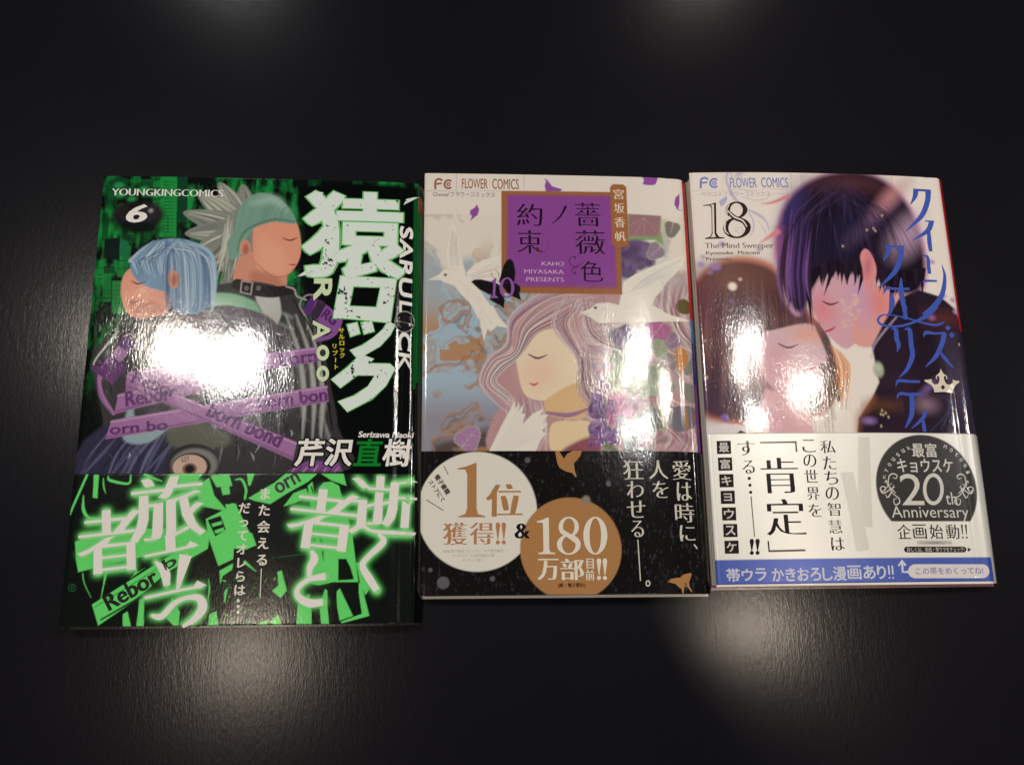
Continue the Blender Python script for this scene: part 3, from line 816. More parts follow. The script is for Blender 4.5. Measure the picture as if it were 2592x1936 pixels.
P('a6', [(270, 1505), (330, 1470), (390, 1460), (370, 1505)]); P('a6', [(400, 1470), (480, 1410), (510, 1500), (430, 1500)])
# halo behind the white slogan
BIG1 = [('逝', 'a6', (1165, 90, 1780, 665), -3), ('者', 'a6', (580, 215, 1225, 800), -6), ('旅', 'a5', (775, 85, 1450, 700), 6), ('者', 'a5', (270, 395, 870, 1010), 6)]
halo = np.zeros(cb.U.shape)
KU = [(1420, 640), (1470, 720), (1320, 870), (1275, 950), (1340, 1070), (1410, 1180)]
TOs = [[(790, 800), (820, 880), (780, 960), (770, 1050)], [(925, 1045), (760, 1080), (660, 1170), (680, 1250), (780, 1300), (900, 1290)]]
TATSU = [[(1140, 660), (1150, 800)], [(900, 850), (1150, 800), (1380, 750)], [(1000, 900), (1090, 1000), (1110, 1130)], [(1290, 840), (1250, 1000), (1210, 1180)], [(900, 1245), (1200, 1180), (1450, 1135)]]
TSU = [(960, 1410), (1060, 1420), (1180, 1300), (1300, 1245), (1420, 1250), (1450, 1340), (1380, 1440), (1260, 1520)]
tmp = Canvas(k1.H, 0, W1, 0.1, BT1, (0, 0, 0))
full = (slice(0, tmp.ny), slice(0, tmp.nx))
for ch, fr, bx_, ro in BIG1:
    V, F, B = k1.fit(ch, fr, bx_, ro, .02, .01)
    s = tmp.box(V.min(0), V.max(0), .5)
    aa = tmp.edges_mask([(V[a].tolist(), V[b_].tolist()) for a, b_ in B], s, .2)
    tmp.img[s] = np.maximum(tmp.img[s], aa[..., None])
for fr, pts, w_ in [('a6', KU, [40, 60, 50, 60, 70]), ('a6', TOs[0], [50, 80, 50]), ('a6', TOs[1], [60, 50, 60, 70, 60]), ('a5', TSU, [30, 60, 50, 60, 80, 60])] + [('a5', q, 40) for q in TATSU]:
    tmp.stroke(fr, pts, w_, (255, 255, 255))
halo = np.clip(blur(tmp.img[..., 0], 3.6) * 2.3, 0, 1); halo2 = np.clip(blur(tmp.img[..., 0], 1.5) * 1.5, 0, 1)
cb.img += halo[..., None] * (lin((96, 214, 104)) - cb.img) * .9
cb.img += halo2[..., None] * (lin((170, 242, 170)) - cb.img) * .55
PB = print_mat("band_print", rough=.13)
band1 = k1.sheet("paper_band", cb, PB, .38, label="bright green and black printed paper band")

WH = ink((240, 236, 230)); 
for i, (ch, fr, bx_, ro) in enumerate(BIG1): k1.g("slogan_lettering#%d@b" % (1 if fr == "a6" else 2), ch, fr, bx_, WH, bx=.04, by=-.022, rot=ro)
k1.ribbon("slogan_lettering#1@b", 'a6', KU, [20, 60, 50, 58, 72, 60], WH)
k1.ribbon("slogan_lettering#1@b", 'a6', TOs[0], [20, 75, 60, 40], WH); k1.ribbon("slogan_lettering#1@b", 'a6', TOs[1], [70, 40, 50, 80, 60], WH, lv=1.4)
k1.ribbon("slogan_lettering#2@b", 'a5', TATSU[0], 95, WH, lv=1.2); k1.ribbon("slogan_lettering#2@b", 'a5', TATSU[1], 24, WH); k1.shape("slogan_lettering#2@b", 'a5', [(1290, 765), (1330, 705), (1420, 750)], WH, lv=1.3)
k1.ribbon("slogan_lettering#2@b", 'a5', TATSU[2], [20, 90, 60], WH); k1.ribbon("slogan_lettering#2@b", 'a5', TATSU[3], [120, 80, 20], WH, lv=1.2)
k1.ribbon("slogan_lettering#2@b", 'a5', TATSU[4], 26, WH); k1.shape("slogan_lettering#2@b", 'a5', [(1355, 1150), (1400, 1080), (1495, 1130)], WH, lv=1.3)
k1.ribbon("slogan_lettering#2@b", 'a5', TSU, [30, 60, 50, 40, 70, 90, 60, 30], WH)
GY = ink((236, 234, 220))
k1.col("small_lettering@b", "また会える", 'a6', (350, 265), (325, 890), 125, GY, .03, .018); k1.ribbon("small_lettering@b", 'a6', [(318, 970), (306, 1250)], 8, GY)
k1.col("small_lettering@b", "だってオレらは", 'a5', (1845, 400), (1800, 1175), 118, GY, .03, .018)
for y in (1272, 1328, 1384): k1.disc("small_lettering@b", 'a5', (1788, y), 15, GY, n=10)
BK = ink((16, 24, 16), rough=.2)
k1.g("strap_lettering@b", "Rebor", 'a5', (505, 1085, 1030, 1240), BK, .06, .03, rot=31); k1.g("strap_lettering@b", "b", 'a5', (1075, 860, 1195, 960), BK, .06, .03, rot=31)
k1.g("strap_lettering@b", "orn", 'a6', (440, 115, 680, 215), BK, .06, .03, rot=31)
k1.disc("ball_emblem@b", 'a5', (205, 1145), 40, ink((40, 92, 52)), hole=33, n=20); k1.g("ball_emblem@b", "8", 'a5', (188, 1118, 224, 1172), ink((40, 92, 52)))

# cover lettering
TW = ink((228, 242, 234), speck=.95)
GE = ink((110, 200, 110))
for nm, mat, bx_, lv in (("title_outline", GE, .066, 1), ("title_lettering", TW, .045, 2)):
    k1.g(nm, "猿", 'p', (776, 494, 1018, 700), mat, bx_, bx_ * .75, lv=lv)
e = 6
for nm, mat, d, lv in (("title_outline", GE, 9, 1), ("title_lettering", TW, 0, 2)):
    k1.shape(nm, 'a2', [[(1135 - d, 1133 - d), (1702 + d, 1160 - d), (1640 + d, 1600 + d), (1600, 1600 + d), (1210, 1565 + d), (1058 - d, 1560 + d)], [(1262 + d, 1240 + d), (1225 + d, 1440 - d), (1500 - d, 1450 - d), (1540 - d, 1245 + d)]], mat, lv=lv)
    k1.shape(nm, 'a4', [(1172 - d, 98 - d), (1272 + d, 72 - d), (1304 + d, 180 + d), (1212 - d, 215 + d)], mat, lv=lv)
    k1.shape(nm, 'a4', [(1312 - d, 78 - d), (1415 + d, 55 - d), (1444 + d, 158 + d), (1345 - d, 190 + d)], mat, lv=lv)
    k1.shape(nm, 'a4', [(1585 - d, 60 - d), (1652 + d, 95), (1600 + d, 200), (1500 + d, 310), (1345 + d, 400), (1440 + d, 432), (1398 + d, 480 - d), (1600, 482 - d), (1652 + d, 525), (1560 + d, 700), (1420 + d, 830 + d), (1180, 958 + d), (1088 - d, 855), (1250 - d, 800 - d), (1380, 710 - d), (1452 - d, 600), (1280, 594 + d), (1110, 722 + d), (1020 - d, 638), (1180 - d, 520 - d), (1272 - d, 425), (1204 - d, 348), (1330 - d, 300 - d), (1440 - d, 220), (1530 - d, 140)], mat, lv=lv)
k1.shape("title_lettering", 'a2', [(1770, 410), (1800, 350), (1935, 318), (1850, 370)], TW, lv=2); k1.shape("title_lettering", 'a2', [(670, 1150), (800, 1070), (900, 1090), (760, 1130)], TW, lv=2)
k1.shape("title_lettering", 'a2', [(860, 275), (960, 290), (930, 330), (900, 320)], TW, lv=2.5); k1.shape("title_lettering", 'a2', [(1560, 1060), (1640, 1050), (1625, 1145)], TW, lv=2.5)
W2m = ink((244, 242, 236))
k1.g("side_lettering", "SARU", 'a2', (1735, 632, 1860, 1330), W2m, .06, .06, rot=-90, skew=.18); k1.g("side_lettering", "L", 'a2', (1735, 1392, 1855, 1500), W2m, .06, .06, rot=-90, skew=.18)
k1.g("side_lettering", "CK", 'a4', (1685, 170, 1805, 545), W2m, .06, .06, rot=-90, skew=.18)
k1.disc("side_lettering", 'a4', (1745, 62), 102, ink((150, 150, 140)), hole=96, ry=108); k1.disc("lock_emblem", 'a4', (1745, 62), 94, ink((30, 30, 28)), ry=100); k1.ribbon("lock_emblem", 'a4', [(1660, 50), (1830, 90)], 12, ink((96, 94, 90)), lv=2)
YG = ink((214, 232, 190))
k1.g("reboot_lettering", "R", 'a2', (868, 1165, 1040, 1375), YG, .07, .05, rot=-90); 
k1.g("reboot_lettering", "A", 'a4', (838, 60, 1000, 245), YG, .06, .05, rot=-90)
for cy, r0 in ((375, 78), (580, 78)): k1.disc("reboot_lettering", 'a4', (935, cy), 62, YG, hole=(30, 36), ry=r0)
YE = ink((222, 210, 60))
k1.col("yellow_lettering", "サルロック", 'a4', (1118, 155), (1128, 400), 62, YE, .03, .02, rot=0); k1.col("yellow_lettering", "リブート", 'a4', (1050, 310), (1065, 515), 60, YE, .03, .02)
k1.g("publisher_lettering", "YOUNGKINGCOMICS", 'a1', (620, 245, 1755, 318), W2m, .05, -.03)
k1.g("volume_number", "6", 'a1', (790, 398, 975, 578), W2m, .09, .02, skew=.28)
BO = ink((8, 12, 9))
for i, (x, ch, m_) in enumerate(((660, "芹", W2m), (950, "沢", W2m), (1240, "直", ink((14, 132, 42))), (1525, "樹", W2m))):
    bx_ = (x + 20, 1230, x + 280, 1492)
    k1.g("author_outline", ch, 'a4', bx_, BO, .11, .09, lv=1, skew=.12); k1.g("author_lettering", ch, 'a4', bx_, m_, .035, .028, lv=2, skew=.12)
k1.g("author_lettering", "Serizawa Naoki", 'a4', (1295, 1155, 1835, 1212), W2m, .06, .03, skew=.2)
DP = ink((104, 58, 116))
for t_, fr, bx_, ro in (("Rebor", 'a3', (470, 370, 690, 640), 54), ("born", 'a4', (512, 358, 870, 485), 8), ("Rebor", 'a3', (745, 720, 1190, 865), 9), ("orn bo", 'a3', (590, 1050, 1160, 1150), 5), ("born bon", 'a4', (300, 765, 975, 885), 8),
                        ("born bond", 'a3', (1540, 1010, 2340, 1160), -24), ("Rebor", 'a3', (800, 620, 1280, 740), -20)):
    k1.g("strap_lettering", t_, fr, bx_, DP, .06, .03, rot=ro)
k1.g("strap_lettering", "RG", 'a2', (950, 1500, 1110, 1600), ink((84, 44, 104)), .06, .04, rot=-35)
k1.g("key_lettering", "KEY", 'a3', (1305, 1400, 1385, 1450), ink((90, 70, 66)), rot=18)
k1.body([(0, .03, (22, 60, 34)), (.03, .07, (150, 84, 50)), (.07, .48, (14, 104, 44)), (.48, 1, (8, 10, 9))], (10, 14, 11), band_rgb=(8, 10, 9), band_top=BT1)

# =================================================================== BOOK TWO (middle)
W2, H2 = 110.9, 175.02
k2 = Book("pastel comic with purple title plaque and black paper band, between the other two books", GROUP,
          50.2, 99.7, -.0021, W2, H2, 9.5, [(1074, 437), (1728, 457), (1066, 1508), (1786, 1502)], (2.1, .8), 3.6, 2)
c = Canvas(k2.H, 0, W2, 0, H2, (236, 228, 218))
top = H2 - 0
vb = happly(k2.H, [[1080, 545], [1700, 552]])
# marbled ground
U, Vv = c.U, c.V
wx = (fbm(U, Vv, 22, 5) - .5) * 30; wy = (fbm(U, Vv, 22, 8) - .5) * 30
n = fbm(U + wx, Vv + wy, 26, 2, 5); m2 = fbm(U + wy, Vv + wx, 12, 12, 4)
ground = np.empty(c.img.shape)
t = (H2 - Vv) / H2
sky = lin((168, 192, 208)); lav = lin((150, 148, 160)); brn = lin((92, 80, 76)); crm = lin((232, 224, 210))
s1 = smoothstep((t - .50) / .12)[..., None]; s2 = smoothstep((t - .64) / .06 + (n[..., ] - .5) * 4)[..., None]
ground = sky * (1 - s1) + lav * s1; ground = ground * (1 - s2) + brn * s2
s0 = (1 - smoothstep((t - .17) / .13 + (m2 - .5) * 2.2))[..., None]
ground = ground * (1 - s0) + crm * s0
g3_ = smoothstep((m2 - .52) * 9)[..., None] * .45
ground = ground * (1 - g3_) + lin((170, 164, 158)) * g3_
vein = np.exp(-((n - .5) / .018) ** 2) * smoothstep((t - .15) * 8); vein2 = np.exp(-((m2 - .42) / .03) ** 2) * smoothstep((t - .2) * 6) * (t < .5) 
patch = smoothstep((m2 - .56) * 14) * smoothstep((t - .62) * 14)
left = smoothstep((34 - U) / 14) * smoothstep((m2 - .5) * 12) * smoothstep((t - .3) * 9) * (t < .47)
for a_, col_ in ((vein * .8, (176, 128, 88)), (vein2 * .55, (182, 134, 90)), (patch * .9, (176, 124, 70)), (left * .85, (186, 136, 84)), (np.exp(-((n - .52) / .006) ** 2) * .5 * smoothstep((t - .15) * 8), (80, 76, 78))):
    ground += a_[..., None] * (lin(col_) - ground)
line = happly(k2.H, [[1080, 541], [1730, 556]])
hv = line[0][1] + (U - line[0][0]) * (line[1][1] - line[0][1]) / (line[1][0] - line[0][0])
am = smoothstep((hv - Vv) / .4)[..., None]
c.img = c.img * (1 - am) + ground * am
# hair of the stand-in figure: sweeping ribbons round a blank oval
HC = [(196, 150, 152), (176, 120, 130), (222, 210, 206), (158, 138, 166), (206, 178, 176), (150, 100, 116), (228, 220, 212), (190, 170, 186)]
c.poly('p', [(1330, 770), (1430, 740), (1560, 745), (1650, 790), (1740, 850), (1760, 1150), (1500, 1150), (1250, 1150), (1250, 1060), (1290, 1010), (1232, 960), (1240, 905), (1290, 880), (1300, 830)], (192, 152, 154), smooth=True, soft=.5)
c.poly('p', [(1600, 700), (1740, 690), (1760, 1000), (1640, 1000)], (186, 168, 170), soft=2)
r = random.Random(41)
def fam(path, spread, n, w, al=.85):
    path = np.array(path, float)
    d = np.gradient(path, axis=0); nn = np.c_[-d[:, 1], d[:, 0]]; nn /= np.hypot(nn[:, 0], nn[:, 1])[:, None]
    sp = np.interp(np.linspace(0, 1, len(path)), np.linspace(0, 1, len(spread)), spread)
    for _ in range(n):
        o = r.uniform(-1, 1)
        q = path + nn * (o * sp)[:, None] + np.array([[r.uniform(-4, 4), r.uniform(-4, 4)] for _ in path])
        c.stroke('p', q, [1, r.uniform(*w), r.uniform(*w), 1], r.choice(HC), soft=.3, alpha=al * r.uniform(.5, 1))
fam([(1500, 760), (1400, 780), (1320, 830), (1300, 890), (1255, 920), (1235, 970), (1270, 1010), (1320, 1050)], [30, 45, 32, 18, 24, 22, 20], 60, (4, 12))
fam([(1430, 760), (1400, 850), (1440, 900), (1500, 960), (1560, 1000), (1620, 1040)], [36, 36, 30, 24], 40, (4, 12))
fam([(1480, 770), (1450, 850), (1500, 890), (1600, 880), (1700, 890), (1760, 950)], [60, 55, 50, 46], 60, (4, 14))
fam([(1460, 880), (1450, 950), (1480, 1010), (1560, 1040), (1680, 1050), (1770, 1090)], [26, 30, 50, 60], 50, (4, 13))
fam([(1700, 720), (1690, 800), (1720, 860), (1760, 900)], [50, 40, 30], 24, (5, 12))
fam([(1330, 1010), (1340, 1070), (1330, 1150)], [40, 60], 26, (4, 10)); fam([(1480, 1010), (1450, 1080), (1490, 1150)], [20, 30], 16, (4, 9)); fam([(1700, 1060), (1720, 1110), (1700, 1150)], [60, 60], 30, (5, 12))
c.poly('p', [(1330, 832), (1400, 815), (1450, 860), (1470, 920), (1470, 985), (1440, 1015), (1380, 1020), (1330, 1005), (1312, 950), (1306, 890)], (240, 222, 192), smooth=True, soft=.3)
c.poly('p', [(1390, 1010), (1470, 975), (1480, 1060), (1400, 1060), (1378, 1035)], (226, 190, 140), smooth=True, soft=.5)
c.poly('p', [(1395, 1080), (1450, 1070), (1500, 1080), (1495, 1150), (1400, 1150)], (236, 212, 172), smooth=True, soft=.5)
c.ell('p', (1365, 950), 42, 40, (240, 200, 176), soft=6, alpha=.7)
c.stroke('p', [(1338, 902), (1360, 912), (1384, 904)], [3, 5, 2], (86, 62, 60)); c.stroke('p', [(1340, 975), (1352, 979), (1362, 974)], [2, 6, 2], (214, 96, 96))
c.stroke('p', [(1386, 1050), (1440, 1056), (1490, 1040)], [8, 12, 6], (164, 124, 150))
# strands and fringe, thin and many
def fam2(path, spread, n, w, cols, al=.8):
    path = np.array(path, float)
    d = np.gradient(path, axis=0); nn = np.c_[-d[:, 1], d[:, 0]]; nn /= np.hypot(nn[:, 0], nn[:, 1])[:, None]
    sp = np.interp(np.linspace(0, 1, len(path)), np.linspace(0, 1, len(spread)), spread)
    for _ in range(n):
        o = r.uniform(-1, 1); j = r.uniform(.8, 1.2)
        q = path + nn * (o * sp * np.linspace(1, j, len(path)))[:, None]
        c.stroke('p', q, [.5, r.uniform(*w), r.uniform(*w), .5], r.choice(cols), soft=.15, alpha=al * r.uniform(.4, 1))
FN = [(122, 84, 98), (236, 228, 222), (146, 120, 150), (206, 160, 158), (110, 76, 92), (226, 208, 204)]
c.poly('p', [(1300, 850), (1335, 800), (1400, 775), (1450, 790), (1480, 840), (1470, 900), (1440, 860), (1400, 838), (1360, 850), (1325, 895), (1302, 905)], (196, 154, 156), smooth=True, soft=.4)
fam2([(1450, 770), (1390, 800), (1335, 840), (1308, 900), (1262, 930), (1240, 975), (1285, 1015)], [24, 34, 22, 10, 18, 16, 14], 60, (1.5, 3.6), FN)
fam2([(1440, 780), (1420, 830), (1462, 900), (1478, 950), (1500, 1010)], [30, 24, 12, 14, 16], 46, (1.5, 3.6), FN)
fam2([(1480, 760), (1500, 850), (1580, 890), (1680, 900), (1760, 960)], [50, 46, 44, 40], 70, (1.5, 4), FN)
fam2([(1480, 900), (1490, 990), (1560, 1030), (1680, 1050), (1760, 1110)], [18, 34, 44, 50], 60, (1.5, 4), FN)
fam2([(1660, 760), (1700, 860), (1760, 900)], [50, 40, 30], 30, (1.5, 4), FN); fam2([(1320, 1030), (1330, 1090), (1310, 1150)], [40, 50, 40], 34, (1.5, 3.5), FN)
# leaves
def leaf(fr, cc, R, col, rot=0, vein=(214, 196, 200), rim=(150, 172, 140), asp=1.0):
    pts = []
    N = 44
    for i in range(N):
        a_ = 2 * math.pi * i / N
        rr = R * (.80 + .22 * math.cos(a_) * .6 + .12 * math.cos(3 * a_)) * (1 + (.045 if i % 2 else -.03))
        x, y = rr * math.cos(a_), rr * math.sin(a_) * asp
        pts.append((cc[0] + x * math.cos(rot) - y * math.sin(rot), cc[1] + x * math.sin(rot) + y * math.cos(rot)))
    c.poly(fr, pts, rim, soft=.25)
    c.poly(fr, [(cc[0] + (p[0] - cc[0]) * .92, cc[1] + (p[1] - cc[1]) * .92) for p in pts], col, soft=.6)
    base_ = np.array([cc[0] - R * .7 * math.cos(rot), cc[1] - R * .7 * math.sin(rot)])
    tip = np.array([cc[0] + R * .85 * math.cos(rot), cc[1] + R * .85 * math.sin(rot)])
    c.stroke(fr, [base_, tip], [7, 3], vein, alpha=.7, smooth=False)
    for s_ in (.2, .45, .7):
        m_ = base_ + (tip - base_) * s_
        for sg in (-1, 1):
            q = m_ + R * .5 * (1 - s_ * .5) * np.array([math.cos(rot + sg * .9), math.sin(rot + sg * .9)])
            c.stroke(fr, [m_, q], [5, 2], vein, alpha=.55, smooth=False)
c.poly('b2', [(815, 555), (1190, 575), (1180, 720), (1215, 900), (1110, 840), (820, 860)], (142, 166, 118), soft=.5)
c.poly('b2', [(820, 555), (1180, 575), (1160, 800), (830, 800)], (160, 122, 128), soft=.5)
for q in ([(1000, 600), (880, 810)], [(1000, 600), (1160, 790)], [(1000, 600), (1000, 800)], [(1000, 600), (840, 680)]): c.stroke('b2', q, 6, (196, 160, 160), alpha=.7, smooth=False)
c.ell('b2', (920, 1000), 215, 180, (112, 92, 130), soft=1); c.ell('b2', (800, 1150), 130, 130, (104, 88, 124), soft=1.2); c.ell('b2', (860, 960), 90, 80, (86, 68, 108), soft=2, alpha=.8)
c.ell('b2', (1440, 1570), 95, 90, (108, 94, 62)); 
r = random.Random(66)
for _ in range(26):
    x, y = r.uniform(760, 1090), r.uniform(880, 1160); c.ell('b2', (x, y), r.uniform(30, 60), r.uniform(28, 50), r.choice([(96, 76, 118), (128, 106, 146), (80, 62, 100), (112, 96, 120)]), soft=.5, alpha=.7, rot=r.random())
leaf('b2', (1130, 960), 120, (150, 130, 150), 2.4); leaf('b2', (1310, 700), 110, (128, 122, 116), 1.8)
leaf('b4', (740, 330), 170, (108, 84, 116), 1.2); leaf('b4', (1130, 290), 250, (178, 104, 150), 2.2, asp=.8); leaf('b4', (1180, 450), 120, (150, 160, 134), 1.9)
leaf('b4', (830, 720), 230, (124, 142, 108), 2.6, rim=(150, 178, 140)); leaf('b4', (1060, 780), 200, (132, 150, 122), 1.4, rim=(150, 178, 140)); leaf('b4', (930, 880), 150, (120, 134, 112), 1.2)
c.ell('b4', (480, 1140), 95, 110, (104, 64, 118), soft=.6); c.ell('b4', (510, 1030), 60, 70, (112, 72, 124), soft=.6); c.ell('b4', (580, 1380), 125, 150, (112, 68, 130), soft=.6); c.ell('b4', (450, 1350), 70, 80, (120, 90, 144), soft=.6); c.ell('b4', (640, 1440), 80, 90, (100, 58, 116), soft=.8)
leaf('b4', (740, 1120), 235, (176, 88, 142), 2.1); leaf('b4', (1130, 1060), 130, (152, 112, 112), 1.7); leaf('b4', (1040, 1280), 215, (96, 100, 96), .9, vein=(168, 176, 164)); c.ell('b4', (840, 1390), 75, 90, (146, 86, 88), soft=.7, rot=.3)
c.stroke('b4', [(740, 1350), (700, 1520)], 22, (110, 122, 96)); c.stroke('b4', [(900, 1370), (870, 1460)], 18, (120, 130, 104))
leaf('b4', (880, 1560), 200, (84, 90, 82), 0, vein=(140, 150, 136)); leaf('b4', (600, 1590), 110, (112, 120, 84), .3); c.poly('b4', [(100, 1600), (300, 1470), (470, 1440), (500, 1600)], (146, 84, 98), smooth=True, soft=1)
c.poly('b4', [(1345, 480), (1420, 455), (1490, 560), (1440, 680), (1400, 745), (1350, 620)], (196, 136, 76), smooth=True); c.poly('b4', [(1440, 700), (1530, 560), (1540, 720), (1460, 760)], (140, 138, 130), smooth=True)
c.poly('b4', [(1400, 870), (1560, 870), (1570, 1050), (1460, 1040)], (138, 136, 128), smooth=True, soft=.5)
c.poly('b4', [(1330, 1110), (1570, 1120), (1580, 1300), (1380, 1380), (1270, 1280)], (120, 116, 128), smooth=True, soft=.4); c.stroke('b4', [(1460, 1120), (1470, 1330)], [20, 36], (176, 122, 66)); c.stroke('b4', [(1550, 1150), (1560, 1250)], [20, 20], (150, 96, 58))
for (x, y, R_0, col_, ro) in ((1330, 380, 110, (150, 118, 150), 2.4), (960, 420, 90, (168, 104, 146), 1.2), (1270, 620, 120, (150, 140, 140), 2.8), (660, 560, 90, (120, 132, 112), .6), (900, 1050, 110, (140, 92, 132), .9), (1230, 880, 120, (120, 128, 112), 2.2),
                           (560, 880, 90, (132, 92, 130), 2.0), (1000, 1480, 120, (146, 96, 110), .4), (740, 1260, 80, (96, 70, 112), 1.4), (1180, 1440, 100, (160, 120, 126), 2.6)):
    leaf('b4', (x, y), R_0, col_, ro)
r = random.Random(77)
for _ in range(34):
    x, y = r.uniform(400, 700), r.uniform(990, 1530); R_0 = r.uniform(20, 46)
    c.ell('b4', (x, y), R_0, R_0, r.choice([(92, 54, 112), (126, 84, 146), (80, 50, 98), (148, 108, 166)]), soft=.3, alpha=.85); c.ell('b4', (x - R_0 * .3, y - R_0 * .3), R_0 * .3, R_0 * .25, (184, 156, 196), soft=.3, alpha=.7)
leaf('b3', (580, 1470), 175, (172, 130, 172), -.9, rim=(178, 174, 158)); 
# white doves and a feathered wing
DW = (238, 232, 220); DS = (206, 204, 196)
def dove(fr, pts, smooth=False): c.poly(fr, pts, DW, smooth=smooth, soft=.2)
dove('b1', [(370, 1140), (340, 950), (410, 620), (452, 720), (440, 860), (495, 780), (480, 930), (560, 1190), (480, 1240)]); c.stroke('b1', [(440, 860), (455, 1000), (470, 1130)], 4, DS)
dove('b1', [(560, 1190), (640, 1110), (740, 1050), (950, 1000), (950, 1260), (800, 1330), (650, 1350)])
dove('b1', [(135, 1262), (265, 1200), (300, 1155), (380, 1135), (500, 1160), (640, 1280), (740, 1420), (860, 1600), (900, 1700), (700, 1700), (600, 1520), (500, 1420), (430, 1330), (340, 1300), (280, 1265)])
dove('b3', [(690, -10), (860, -10), (930, 120), (1030, 240), (900, 215), (870, 250), (830, 275), (800, 245), (762, 385), (720, 210)])
for q in ([(740, 10), (850, 200)], [(720, 40), (780, 230)], [(700, 60), (750, 300)]): c.stroke('b3', q, 4, DS, smooth=False)
r = random.Random(91)
for _ in range(26):
    t = r.random(); c.stroke('b1', [(380 + t * 120, 1120 - t * 30), (380 + t * 90, 900), (405 + t * 60, 690 + t * 120)], [.6, 3, .6], r.choice([(196, 194, 188), (222, 214, 200), (206, 196, 190)]), soft=.2, alpha=.7)
    t = r.random(); c.stroke('b1', [(600 + t * 60, 1220 + t * 60), (740, 1140 + t * 110), (935, 1040 + t * 200)], [.6, 3, .6], r.choice([(200, 196, 188), (216, 208, 196)]), soft=.2, alpha=.7)
for _ in range(40):
    x, y = r.uniform(330, 800), 0; y = 1200 + (x - 330) * .75 + r.uniform(-50, 60)
    c.stroke('b1', [(x, y), (x + 24, y + 22)], [1, 4], r.choice([(204, 202, 196), (222, 216, 204)]), soft=.25, alpha=.6, smooth=False)
c.stroke('b1', [(135, 1262), (265, 1203), (300, 1158), (380, 1138), (490, 1155)], 3, (176, 168, 158), soft=.15, alpha=.7); c.stroke('b1', [(340, 1300), (430, 1330), (520, 1450), (600, 1520), (690, 1690)], 3, (170, 168, 166), soft=.15, alpha=.7)
c.ell('b1', (333, 1208), 17, 15, (90, 74, 84)); c.stroke('b1', [(145, 1270), (270, 1235)], [2, 6], (190, 180, 168), smooth=False)
dove('b2', [(300, 1640), (400, 1600), (470, 1540), (600, 1530), (720, 1560), (745, 1420), (770, 1300), (900, 1220), (1100, 1130), (1300, 1050), (1465, 985), (1470, 1060), (1400, 1130), (1330, 1230), (1240, 1310), (1190, 1400), (1120, 1470), (1080, 1560), (1200, 1620), (1300, 1720), (500, 1760), (400, 1690)])
dove('b4', [(290, 85), (400, 55), (450, -5), (1050, -10), (1130, 40), (1290, 100), (1500, 150), (1500, 165), (1200, 175), (860, 195), (640, 185), (500, 140), (400, 100)])
for i in range(9): c.stroke('b2', [(850 + i * 40, 1330 + i * 12), (1060 + i * 40, 1200 + i * 8), (1420 - i * 22, 1040 + i * 48)], [2, 5, 2], (204, 208, 206), alpha=.8)
for _ in range(60):
    t = r.random(); c.stroke('b2', [(820 + t * 200, 1420 - t * 60), (1040 + t * 140, 1240 + t * 40), (1440 - t * 260, 1020 + t * 420)], [.6, 3.4, .6], r.choice([(190, 196, 196), (216, 214, 206), (178, 184, 188), (246, 244, 238)]), soft=.2, alpha=.7)
for _ in range(40):
    x, y = r.uniform(480, 1250), r.uniform(1560, 1700); c.stroke('b2', [(x, y), (x + 36, y + 8)], [1, 4], (206, 208, 204), soft=.3, alpha=.6, smooth=False)
c.ell('b4', (462, 22), 18, 16, (98, 70, 84)); c.stroke('b4', [(290, 80), (400, 92)], [2, 7], (196, 180, 160), smooth=False)
dove('b3', [(815, 1600), (960, 1300), (1100, 1045), (1105, 1130), (1145, 1060), (1140, 1150), (1195, 1080), (1180, 1180), (1215, 1180), (1190, 1290), (1300, 1180), (1415, 1125), (1380, 1200), (1465, 1190), (1410, 1280), (1460, 1290), (1400, 1370), (1440, 1400), (1380, 1480), (1330, 1600)])
for i in range(10): c.stroke('b3', [(860 + i * 22, 1590), (1000 + i * 30, 1400 + i * 8), (1130 + i * 32, 1150 + i * 34)], [2, 5, 2], (204, 200, 204), alpha=.75)
# petals, header rules
VIO = (150, 84, 168)
c.poly('b1', [(680, 430), (705, 490), (690, 545), (605, 612), (625, 560), (600, 535), (605, 495), (650, 470)], VIO)
c.poly('b1', [(1415, 155), (1450, 165), (1510, 240), (1620, 275), (1600, 296), (1440, 300), (1425, 230), (1440, 180)], VIO)
c.poly('b2', [(975, 100), (1140, 100), (1140, 190), (1100, 232), (990, 225), (995, 180)], VIO, smooth=True); c.poly('b2', [(1395, 315), (1395, 420), (1380, 490), (1430, 505), (1370, 500), (1335, 440), (1345, 370)], VIO)
for q in ([(105, 272), (1180, 290)], [(450, 60), (450, 280)], [(1197, 80), (1197, 290)]): c.stroke('b1', q, 4, (170, 158, 150), smooth=False, alpha=.8)
# plaque and name tag
c.poly('p', [(1268, 485), (1545, 491), (1570, 634), (1574, 752), (1269, 746)], (164, 106, 68)); c.poly('p', [(1283, 494), (1547, 500), (1558, 634), (1562, 738), (1281, 732)], (150, 88, 112)); c.poly('p', [(1285, 498), (1544, 503), (1554, 634), (1556, 730), (1286, 726)], (144, 76, 158), soft=.4)
c.poly('b2', [(655, 222), (770, 226), (803, 258), (828, 890), (800, 922), (690, 918), (645, 880), (622, 255)], (166, 108, 66))
